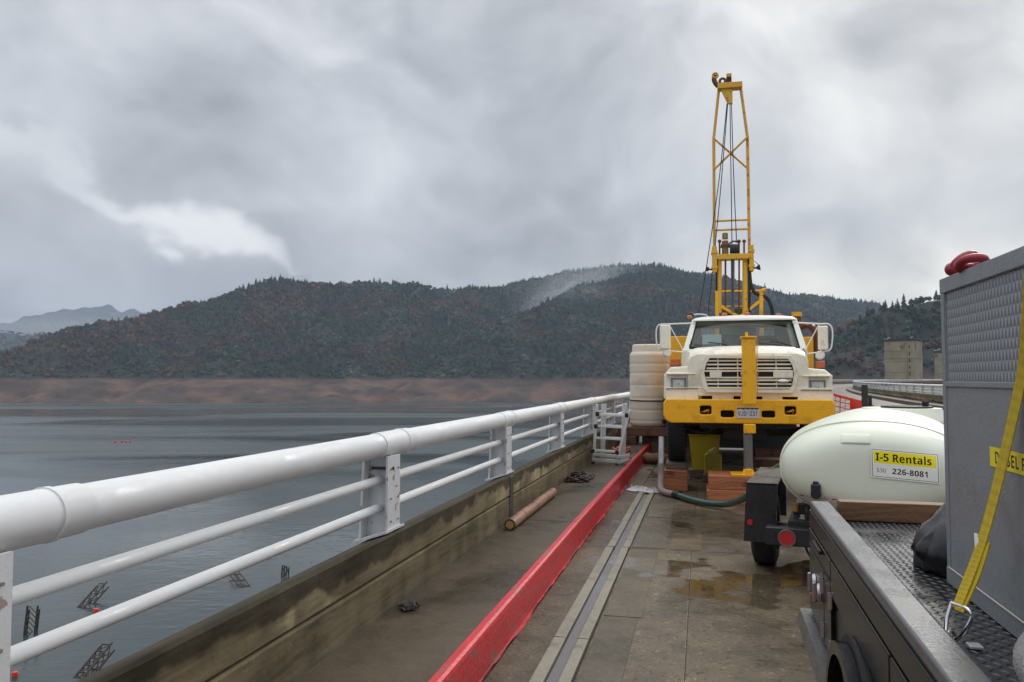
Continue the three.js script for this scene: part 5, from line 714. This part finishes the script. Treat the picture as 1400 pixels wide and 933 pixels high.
// ================================================================== service truck bed beside the camera
const bedBlack = phys(0.011, 0.0105, 0.0105, 0.16, { specularIntensity: 0.28, bumpMap: fineBump, bumpScale: 0.0006 });
const bedCap = phys(0.1, 0.1, 0.105, 0.3, { roughnessMap: paintRough, roughness: 0.45, bumpMap: fineBump, bumpScale: 0.0006 });
{
  const B = thing('service_bed_trailer', 'black utility bed with tread plate deck, side tool lockers and chrome latches', 'trailer', [0, 0, 0]); B.position.set(0.605, 0, -4.67); B.rotation.y = -0.0241; base.set(B, V(0, 0, 0));
  const LEN = 4.9, WID = 1.95, top = 0.97, deck = 0.9;
  part(B, 'side_wall', box(0.004, 0.06, 0.36, top - 0.03, 0, LEN, 0.008), bedBlack); part(B, 'side_wall', box(WID - 0.06, WID - 0.004, 0.36, top - 0.03, 0, LEN, 0.008), bedBlack);
  part(B, 'rail_cap', box(0, 0.1, top - 0.045, top, -0.004, LEN + 0.004, 0.012), bedCap); part(B, 'rail_cap', box(WID - 0.1, WID, top - 0.045, top, -0.004, LEN + 0.004, 0.012), bedCap);
  part(B, 'end_wall', box(0.06, WID - 0.06, 0.36, deck - 0.012, 0.004, 0.05, 0.006), bedBlack); part(B, 'end_wall', box(0.06, WID - 0.06, 0.36, deck - 0.012, LEN - 0.05, LEN - 0.004, 0.006), bedBlack);
  const dk = part(B, 'deck', box(0.1, WID - 0.1, deck - 0.012, deck, 0.002, LEN - 0.002, 0), std(0.022, 0.022, 0.024, 0.25, { roughnessMap: paintRough, roughness: 0.42 }));
  { const lug = diamondLug(), d = new THREE.Object3D(), nx = 62, nz = 118, inst = new THREE.InstancedMesh(lug, std(0.035, 0.035, 0.038, 0.22, { roughnessMap: paintRough, roughness: 0.4 }), nx * nz); let k = 0; for (let j = 0; j < nz; j++) for (let i = 0; i < nx; i++) { d.position.set(0.12 + i * 0.0285, deck, 0.02 + j * 0.0285); d.rotation.set(0, ((i + j) % 2 ? 1 : -1) * 0.79, 0); d.updateMatrix(); inst.setMatrixAt(k++, d.matrix); } stuff(inst, 'tread_lugs', dk); }
  // lockers on the outer side, each a little proud of the wall
  const lock = (z0, z1, y0, y1) => part(B, 'locker_door', box(-0.012, 0.01, y0, y1, z0, z1, 0.006), bedBlack);
  part(B, 'upper_trim', box(-0.006, 0.01, 0.838, 0.925, 0.002, LEN, 0.004), bedBlack);
  const d0 = lock(0.04, 0.86, 0.735, 0.832), d1 = lock(0.04, 0.62, 0.4, 0.728), d2 = lock(0.635, 0.86, 0.4, 0.728), d3 = lock(2.12, 3.3, 0.4, 0.832), d4 = lock(0.875, 2.105, 0.68, 0.832);
  part(d0, 'drawer_pull', box(-0.03, -0.012, 0.8, 0.822, 0.34, 0.6, 0.006), black); part(d0, 'drawer_slot', box(-0.0135, -0.011, 0.742, 0.756, 0.06, 0.84, 0.001), black);
  for (const [dd, z] of [[d1, 0.5], [d1, 0.3], [d3, 2.3]]) { const y = 0.6; part(dd, 'latch', join([cyl(V(-0.014, y, z), V(-0.03, y, z), 0.045, 0.04, 20), box(-0.05, -0.028, y - 0.05, y + 0.05, z - 0.012, z + 0.012, 0.008)]), steel); }
  for (const z of [0.6, 0.88, 2.14]) for (const y of [0.45, 0.66]) part(B, 'hinge', join([cyl(V(-0.016, y - 0.035, z), V(-0.016, y + 0.035, z), 0.011, 0.011, 8), box(-0.016, -0.011, y - 0.03, y + 0.03, z - 0.03, z + 0.03, 0.001)]), steel);
  part(B, 'red_marker', cyl(V(-0.012, 0.5, 0.14), V(-0.022, 0.5, 0.14), 0.03, 0.028, 16), redLens);
  // wheel arch with flare and wheel
  const cz = 1.5, cyy = 0.24, arcPts = (r, x) => Array.from({ length: 25 }, (_, i) => { const t = i / 24 * Math.PI; return V(x, cyy + r * Math.sin(t), cz - r * Math.cos(t)); });
  const ring = (r0, r1, x0, x1) => { const rings = []; for (let i = 0; i <= 24; i++) { const t = i / 24 * Math.PI, s = Math.sin(t), c = -Math.cos(t); rings.push([V(x0, cyy + r0 * s, cz + r0 * c), V(x1, cyy + r0 * s, cz + r0 * c), V(x1, cyy + r1 * s, cz + r1 * c), V(x0, cyy + r1 * s, cz + r1 * c)]); } return loft(rings, 0.5); };
  const arch = part(B, 'wheel_flare', ring(0.37, 0.42, -0.07, 0.03), bedBlack); part(arch, 'flare_trim', ring(0.4, 0.445, -0.024, 0.01), rubber);
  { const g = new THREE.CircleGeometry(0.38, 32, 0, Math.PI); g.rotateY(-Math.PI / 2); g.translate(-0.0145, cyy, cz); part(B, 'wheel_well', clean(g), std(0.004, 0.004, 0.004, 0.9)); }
  { const w = new THREE.LatheGeometry([[0.19, -0.1], [0.3, -0.105], [0.34, -0.07], [0.34, 0.07], [0.3, 0.105], [0.19, 0.1]].map(([q, y]) => new THREE.Vector2(q, y)), 36); w.rotateZ(Math.PI / 2); for (const x of [0.09, WID - 0.09]) { const t = part(B, 'wheel', clean(w.clone().translate(x, 0.34, cz)), rubber); part(t, 'rim', cyl(V(x - 0.09, 0.34, cz), V(x + 0.09, 0.34, cz), 0.19, 0.19, 20), greySteel); } part(B, 'axle', cyl(V(0.1, 0.34, cz), V(WID - 0.1, 0.34, cz), 0.04, 0.04, 8), blackSteel); }
  part(B, 'chassis', join([box(0.5, 0.58, 0.45, 0.6, 0.05, LEN), box(WID - 0.58, WID - 0.5, 0.45, 0.6, 0.05, LEN)]), blackSteel);
  part(B, 'step_plate', loft([[V(-0.075, 0.3, -0.02), V(0.03, 0.3, -0.02), V(0.03, 0.38, -0.02), V(-0.06, 0.38, -0.02)], [V(-0.075, 0.3, 1.1), V(0.03, 0.3, 1.1), V(0.03, 0.38, 1.1), V(-0.06, 0.38, 1.1)]], 0.3), bedCap);
  for (const x of [0.3, WID - 0.3]) { part(B, 'prop_stand', join([cyl(V(x, 0.02, LEN - 0.3), V(x, 0.5, LEN - 0.3), 0.03, 0.03, 8), box(x - 0.08, x + 0.08, 0, 0.02, LEN - 0.38, LEN - 0.22)]), blackSteel); }
}
const bedPoint = (x, y, z) => { const c = Math.cos(-0.0241), s = Math.sin(-0.0241); return V(0.605 + x * c + z * s, y, -4.67 - x * s + z * c); };
// timber across the end of the bed
{ const g = box(-0.46, 0.46, 0.9, 1.0, -0.05, 0.05, 0.008); g.rotateY(-0.03); const q = bedPoint(0.58, 0, 0.17); g.translate(q.x, 0.003, q.z); solid('timber_beam', g, std(1, 1, 1, 0.6, { map: woodTex(0.15, 0.075, 0.035, 801), bumpMap: fineBump, bumpScale: 0.003 }), 'dark brown timber lying across the tread plate below the tank sign', 'timber'); }
// grey steel fuel cage
{
  const grey = std(0.225, 0.24, 0.255, 0.5, { map: paintMap, roughnessMap: paintRough, roughness: 0.72, bumpMap: fineBump, bumpScale: 0.0012 }), x0 = 0.885, x1 = 1.98, zA = -3.2, zB = -1.75, y0 = 0.903, ym = 1.615, y1 = 2.0, fr = 0.035;
  const K = thing('fuel_cage', 'grey steel cage box with expanded mesh top, marked diesel fuel', 'cage', [(x0 + x1) / 2, y0, (zA + zB) / 2]);
  part(K, 'side_panel', box(x0, x0 + 0.006, y0 + 0.055, ym, zA + 0.03, zB - 0.03, 0.001), grey); part(K, 'side_panel', box(x1 - 0.006, x1, y0 + 0.055, ym, zA + 0.03, zB - 0.03, 0.001), grey); part(K, 'end_panel', box(x0 + 0.03, x1 - 0.03, y0 + 0.055, ym, zA, zA + 0.006, 0.001), grey); part(K, 'end_panel', box(x0 + 0.03, x1 - 0.03, y0 + 0.055, ym, zB - 0.006, zB, 0.001), grey); part(K, 'inner_lid', box(x0 + 0.02, x1 - 0.02, ym - 0.03, ym - 0.02, zA + 0.02, zB - 0.02, 0.001), grey);
  for (const [x, z] of [[x0 - 0.004, zA - 0.004], [x1 - 0.036, zA - 0.004], [x0 - 0.004, zB - 0.036], [x1 - 0.036, zB - 0.036]]) part(K, 'corner_post', box(x, x + 0.04, y0, y1 - 0.04, z, z + 0.04, 0.004), grey);
  for (const [yy, h] of [[y0, 0.06], [ym - 0.005, 0.02], [y1 - 0.05, 0.055]]) { for (const x of [x0 - 0.006, x1 - 0.034]) part(K, 'long_rail', box(x, x + 0.04, yy, yy + h, zA - (h > 0.03 ? 0.006 : -0.03), zB + (h > 0.03 ? 0.006 : -0.03), 0.004), grey); for (const z of [zA - 0.008, zB - 0.032]) part(K, 'end_rail', box(x0 + 0.03, x1 - 0.03, yy + 0.001, yy + h - 0.001, z, z + 0.04, 0.004), grey); }
  part(K, 'weld_seam', bar(V(x0 - 0.0075, y0 + 0.062, zA + 0.03), V(x0 - 0.0075, y0 + 0.062, zB - 0.03), 0.006), std(0.45, 0.42, 0.36, 0.6));
  const strandGrey = std(0.25, 0.262, 0.275, 0.42, { metalness: 0.3 });
  // expanded metal: every strand twisted
  const strand = new THREE.BoxGeometry(0.003, 0.043, 0.0085), d = new THREE.Object3D(), pitch = 0.027, rows = 10, rh = (y1 - 0.05 - ym - 0.015) / rows;
  const mesh = (n, place) => { const inst = new THREE.InstancedMesh(strand, strandGrey, n * rows * 2); let k = 0; for (let r = 0; r < rows; r++) for (let i = 0; i < n; i++) for (const s of [-1, 1]) { place(d, i, r, s); d.updateMatrix(); inst.setMatrixAt(k++, d.matrix); } stuff(inst, 'expanded_mesh', K); };
  const bx = base.get(K), nz = Math.floor((zB - zA - 0.07) / pitch), nx = Math.floor((x1 - x0 - 0.07) / pitch);
  for (const x of [x0 + 0.008, x1 - 0.008]) mesh(nz, (o, i, r, s) => { o.position.set(x - bx.x, ym + 0.015 + (r + 0.5) * rh - bx.y, zA + 0.04 + (i + (s > 0 ? 0.5 : 0) + (r % 2) * 0.5) * pitch - bx.z); o.rotation.set(s * 0.34, 0.6, 0); o.scale.set(1, rh / 0.041, 1); });
  for (const z of [zA + 0.008, zB - 0.008]) mesh(nx, (o, i, r, s) => { o.position.set(x0 + 0.04 + (i + (s > 0 ? 0.5 : 0) + (r % 2) * 0.5) * pitch - bx.x, ym + 0.015 + (r + 0.5) * rh - bx.y, z - bx.z); o.rotation.set(0, 0.97, s * 0.34); o.scale.set(1, rh / 0.041, 1); });
  const st = part(K, 'fuel_sticker', grid(1, 1, (u, v) => V(x0 - 0.003, lerp(1.372, 1.432, v) + (u - 0.5) * 0.0, lerp(-2.74, -2.27, u))), new THREE.MeshStandardMaterial({ roughness: 0.4, map: canvasTex(1024, 132, (g, w, h) => { g.fillStyle = '#e8d417'; g.fillRect(0, 0, w, h); g.fillStyle = '#111'; g.font = 'bold 112px sans-serif'; g.save(); g.translate(86, 106); g.scale(1.12, 1); g.fillText('DIESEL FUEL', 0, 0); g.restore(); }) }));
  // shackles on the corner
  const red = phys(0.3, 0.02, 0.03, 0.4, { map: chipMap });
  [[-3.14, 0.2, 'red steel shackle on the corner of the fuel cage'], [-2.98, -0.5, 'red steel shackle lying behind the first on the fuel cage']].forEach(([z, ry, lab], i) => { const s = thing('shackle', lab, 'shackle', [x0 + 0.02, 2.012, z]); const bow = new THREE.TorusGeometry(0.042, 0.016, 10, 24, 4.4); bow.rotateZ(-0.63); bow.translate(0, 0.056, 0); const b = new THREE.Mesh(clean(bow), red); b.name = 'bow'; const pin = new THREE.Mesh(cyl(V(-0.05, 0.024, 0), V(0.05, 0.024, 0), 0.013, 0.013, 12), i ? red : steel); pin.name = 'pin'; const ey = new THREE.Mesh(join([-1, 1].map((q) => clean(new THREE.SphereGeometry(0.024, 12, 8).translate(q * 0.034, 0.026, 0)))), red); ey.name = 'pin_eye'; s.add(b, pin, ey); s.rotation.set(i ? 1.25 : 0.85, 0.55 + ry, 0, 'YXZ'); s.scale.setScalar(i ? 0.9 : 1.0); });
}
// black rubbish bag against the cage
{ const g = new THREE.IcosahedronGeometry(1, 5), p = g.attributes.position; for (let i = 0; i < p.count; i++) { const q = V(p.getX(i), p.getY(i), p.getZ(i)), f = 1 + 0.25 * fbm3(q.x * 1.1 + 4, q.y * 1.1, q.z * 1.1, 1) + 0.42 * (0.4 - Math.abs(fbm3(q.x * 1.9, q.y * 1.1 + 3, q.z * 1.9, 2))) + 0.16 * (0.4 - Math.abs(fbm3(q.x * 5, q.y * 2.6 + 3, q.z * 5, 2))); q.multiplyScalar(f); const lean = clamp(1 - 0.42 * Math.max(0, q.y), 0.4, 1); p.setXYZ(i, 0.965 + q.x * 0.13 * lean + 0.05 * Math.max(0, q.y), Math.max(0.904, 1.0 + q.y * 0.155), -3.42 + q.z * 0.18); } g.deleteAttribute('uv'); g.deleteAttribute('normal'); const h = mergeVertices(g, 1e-5); h.computeVertexNormals(); solid('rubbish_bag', boxUV(clean(h)), phys(0.012, 0.012, 0.013, 0.3), 'black plastic rubbish bag slumped on the deck against the fuel cage', 'bag'); }
// yellow strap and hook
{
  const web = std(0.68, 0.5, 0.02, 0.75, { map: tex(128, 512, (u, v) => { const k = 0.82 + 0.18 * Math.abs(Math.sin(v * 3.1416 * 60)) + 0.15 * (fB(u, v)), e = Math.abs(u - 0.5) > 0.44 ? 0.75 : 1; const l = Math.abs(u - 0.5) < 0.03 || Math.abs(Math.abs(u - 0.5) - 0.2) < 0.015 ? 0.8 : 1; return [k * e * l, k * e * l * 0.98, k * e * l * 0.8]; }, { srgb: true }), bumpMap: fineBump, bumpScale: 0.002 });
  const a = V(0.71, 0.995, -2.5), b = V(0.79, 1.185, -2.53), c = V(0.872, 1.64, -2.45), e = V(0.868, 2.06, -2.22), S = thing('ratchet_strap', 'yellow webbing strap with steel hook tying down the fuel cage', 'strap', [a.x, 0.9, a.z]);
  const ribbon = (pts, w, tw) => { const cv = new THREE.CatmullRomCurve3(pts, false, 'centripetal'); const n = 40, rings = []; for (let i = 0; i <= n; i++) { const q = cv.getPoint(i / n), t = cv.getTangent(i / n), s = V(0.25 * tw, 0, 1).addScaledVector(t, -V(0.25 * tw, 0, 1).dot(t)).normalize(), nn = s.clone().cross(t).normalize(); rings.push([q.clone().addScaledVector(s, w / 2).addScaledVector(nn, 0.0016), q.clone().addScaledVector(s, -w / 2).addScaledVector(nn, 0.0016), q.clone().addScaledVector(s, -w / 2).addScaledVector(nn, -0.0016), q.clone().addScaledVector(s, w / 2).addScaledVector(nn, -0.0016)]); } const g = loft(rings, 0.3); const p = g.attributes.position, uv = g.attributes.uv; for (let i = 0; i < p.count; i++) { const y = p.getY(i); let best = 0, bd = 9; for (let k = 0; k <= 40; k += 1) { const q = cv.getPoint(k / 40), dd = Math.abs(q.y - y) + Math.abs(q.x - p.getX(i)); if (dd < bd) { bd = dd; best = k / 40; } } const q = cv.getPoint(best); uv.setXY(i, 0.5 + (p.getZ(i) - q.z) / w, best * 1.2); } return g; };
  part(S, 'webbing', ribbon([a, b, c, e, V(1.0, 2.075, -2.15), V(1.98, 2.07, -1.95)], 0.042, 1), web);
  part(S, 'webbing_fold', ribbon([V(0.712, 0.99, -2.488), V(0.762, 1.09, -2.505), V(0.795, 1.18, -2.518)], 0.038, 1.3), web);
  part(S, 'white_tag', loft([[V(0.776, 1.14, -2.545), V(0.786, 1.14, -2.53), V(0.784, 1.143, -2.528), V(0.774, 1.143, -2.545)], [V(0.778, 1.195, -2.556), V(0.784, 1.195, -2.548), V(0.782, 1.197, -2.548), V(0.776, 1.197, -2.556)]], 0.3), std(0.75, 0.74, 0.7, 0.5));
  const wire = (pts) => tube(pts, 0.006, 40, 8); part(S, 'wire_hook', wire([V(0.705, 1.0, -2.53), V(0.688, 0.95, -2.52), V(0.682, 0.915, -2.5), V(0.69, 0.908, -2.485), V(0.712, 0.93, -2.47), V(0.735, 0.985, -2.46), V(0.73, 1.0, -2.465), V(0.705, 1.0, -2.53)]), chrome);
  part(S, 'hook_plate', box(0.72, 0.755, 0.904, 0.912, -2.47, -2.43, 0.002), galv); part(S, 'anchor_ring', clean(new THREE.TorusGeometry(0.014, 0.005, 8, 16).rotateY(0.6).translate(0.69, 0.918, -2.49)), steel);
}
// grey bedroll on the deck
{ const a = V(0.775, 1.015, -2.05), b = V(0.9, 1.015, -1.25), dir = b.clone().sub(a).normalize(), prof = [[0.001, -0.02], [0.05, -0.015], [0.085, 0.005], [0.105, 0.04], [0.112, 0.09], [0.112, 0.6], [0.1, 0.78], [0.05, 0.82], [0.001, 0.82]], g = new THREE.LatheGeometry(prof.map(([x, y]) => new THREE.Vector2(x, y)), 36); const p = g.attributes.position; for (let i = 0; i < p.count; i++) { const k = 1 + 0.07 * fbm3(p.getX(i) * 14, p.getY(i) * 9, p.getZ(i) * 14, 3); p.setX(i, p.getX(i) * k); p.setZ(i, p.getZ(i) * k); } g.computeVertexNormals(); g.applyQuaternion(new THREE.Quaternion().setFromUnitVectors(V(0, 1, 0), dir)); g.translate(a.x, a.y, a.z); solid('cloth_roll', clean(g), std(0.4, 0.39, 0.38, 0.9, { bumpMap: fineBump, bumpScale: 0.01 }), 'pale grey cloth roll lying on the tread plate beside the strap hook', 'roll'); }

// ================================================================== towers beyond the downstream railing
{
  const conc = std(0.33, 0.29, 0.22, 0.85, { map: tex(512, 512, (u, v) => { const k = 0.92 + 0.4 * fA(u, v) - 0.45 * sst(fB(u * 0.5 + 0.2, v * 0.25), 0.08, 0.4); return [k, k * 0.98, k * 0.9]; }, { srgb: true, repeat: [0.07, 0.07] }) }), dark = std(0.035, 0.036, 0.04, 0.7);
  const tower = (x0, x1, yT, depth, deep, lab) => { const fa = farPoint(x0, yT, depth), fb = farPoint(x1, yT, depth), y1 = fa.y, w = fa.distanceTo(fb), T = thing('concrete_tower', lab, 'tower', [0, 0, 0]), a = V(-w / 2, 0, 0), b = V(w / 2, 0, 0), z = deep / 2, s = w / 15; base.set(T, V(0, 0, 0)); T.position.set((fa.x + fb.x) / 2, 0, (fa.z + fb.z) / 2 - deep / 2); T.rotation.y = -0.62;
    part(T, 'tower_wall', box(a.x, b.x, -1.5, y1, z - deep, z, 0.05), conc); part(T, 'roof_slab', box(a.x - 0.3, b.x + 0.3, y1, y1 + 1.0 * s, z - deep - 0.3, z + 0.3, 0.05), dark); part(T, 'wall_band', box(a.x - 0.12, b.x + 0.12, lerp(0, y1, 0.58), lerp(0, y1, 0.63), z - deep - 0.1, z + 0.14, 0.03), conc);
    for (let k = 0; k < 5; k++) part(T, 'wall_groove', box(b.x - 1.9 * s, b.x - 1.3 * s, lerp(1, y1, 0.12 + k * 0.17), lerp(1, y1, 0.2 + k * 0.17), z - 0.05, z + 0.06, 0.01), dark);
    part(T, 'pilaster', box(b.x - 3.4 * s, b.x - 2.9 * s, -1.5, y1, z - 0.05, z + 0.35, 0.03), conc); for (let k = 1; k < 4; k++) part(T, 'pour_line', box(a.x - 0.03, b.x + 0.03, y1 * k / 4, y1 * k / 4 + 0.12, z - 0.02, z + 0.03, 0), std(0.14, 0.125, 0.1, 0.9));
    for (const [x, q] of [[a.x + 1.5 * s, 1], [b.x - 1.2 * s, 1], [a.x - 0.2, 0.3]]) { const l = part(T, 'roof_lamp', tube([V(x, y1 + s, z - 1), V(x, y1 + s * (1 + 0.7 * q), z - 1), V(x + 0.5 * s, y1 + s * (1 + 1.0 * q), z - 1), V(x + 1.1 * s, y1 + s * (1 + 0.8 * q), z - 1)], 0.14 * s, 14, 6), std(0.6, 0.6, 0.6, 0.4)); } };
  tower(1220, 1258, 466, 300, 9, 'square concrete tower with dark flat roof behind the downstream railing'); tower(1289, 1327, 482, 400, 11, 'second concrete tower partly hidden behind the grey fuel cage');
}
// ================================================================== wreckage and floats in the lake
{
  const rust = std(0.05, 0.032, 0.024, 0.8), tie = std(0.2, 0.1, 0.06, 0.8);
  const lattice = (a, b, w, label, n = 6) => { const d = b.clone().sub(a), up = V(0, 1, 0), s = d.clone().cross(up).normalize().multiplyScalar(w / 2), u = s.clone().cross(d).normalize().multiplyScalar(w / 2), T = thing('steel_truss', label, 'truss', [a.x, Math.min(a.y, b.y), a.z]), C = (t, i, j) => a.clone().addScaledVector(d, t).addScaledVector(s, i).addScaledVector(u, j); for (const [i, j] of [[-1, -1], [1, -1], [1, 1], [-1, 1]]) part(T, 'chord', bar(C(0, i, j), C(1 + 0.05 * i, i, j), 0.16, 0.16, 0.01), rust); for (let k = 0; k < n; k++) { const t = k / n, e = (k + 1) / n; for (const [p, q] of [[[-1, 1], [1, 1]], [[-1, -1], [1, -1]], [[1, -1], [1, 1]], [[-1, -1], [-1, 1]]]) part(T, 'lacing', bar(C(t, ...p), C(e, ...q), 0.075, 0.075, 0.01), rust); part(T, 'batten', bar(C(e, -1, 1), C(e, 1, 1), 0.12, 0.12, 0.01), rust); } return T; };
  const at = (x, y, h = 0) => atHeight(x, y, LAKE).setY(LAKE + h);
  lattice(at(84, 842, -2.2), at(140, 818, 1.6), 0.9, 'slanted rusty lattice truss rising from the lake beside the orange float'); const up = at(37, 866, -4); lattice(up, up.clone().add(V(0.5, 7.0, -0.3)), 1.1, 'stubby upright rusty truss standing in the lake');
  lattice(at(318, 790, 0.9), at(358, 816, -1.8), 0.9, 'slanted rusty truss in the lake dipping towards the parapet'); { const p = at(388, 787, -2); lattice(p, p.clone().add(V(0.3, 3.4, 0)), 0.75, 'small rusty truss end poking out of the lake near the parapet', 3); }
  lattice(at(98, 932, -1), at(146, 906, 1.5), 1.0, 'tangled rusty truss half sunk close under the parapet');
  const red = phys(0.7, 0.05, 0.025, 0.4), buoy = (q, r, label, group) => { const T = thing('float_buoy', label, 'buoy', [q.x, LAKE - r * 0.3, q.z], group); part(T, 'float_body', clean(new THREE.CapsuleGeometry(r, r * 0.6, 6, 16).translate(q.x, LAKE + r * 0.55, q.z)), red); part(T, 'float_collar', clean(new THREE.TorusGeometry(r * 0.9, r * 0.16, 8, 18).rotateX(Math.PI / 2).translate(q.x, LAKE + r * 1.45, q.z)), red); };
  buoy(at(131, 838), 0.32, 'orange-red float beside the slanted truss'); buoy(at(20, 925), 0.28, 'orange-red float half hidden by the lower railing post');
  for (const x of [157, 166, 172, 178]) buoy(at(x, 605), 0.5, 'tiny orange float far out on the lake in a short line', 'line of far floats');
}

renderer.render(scene, camera);
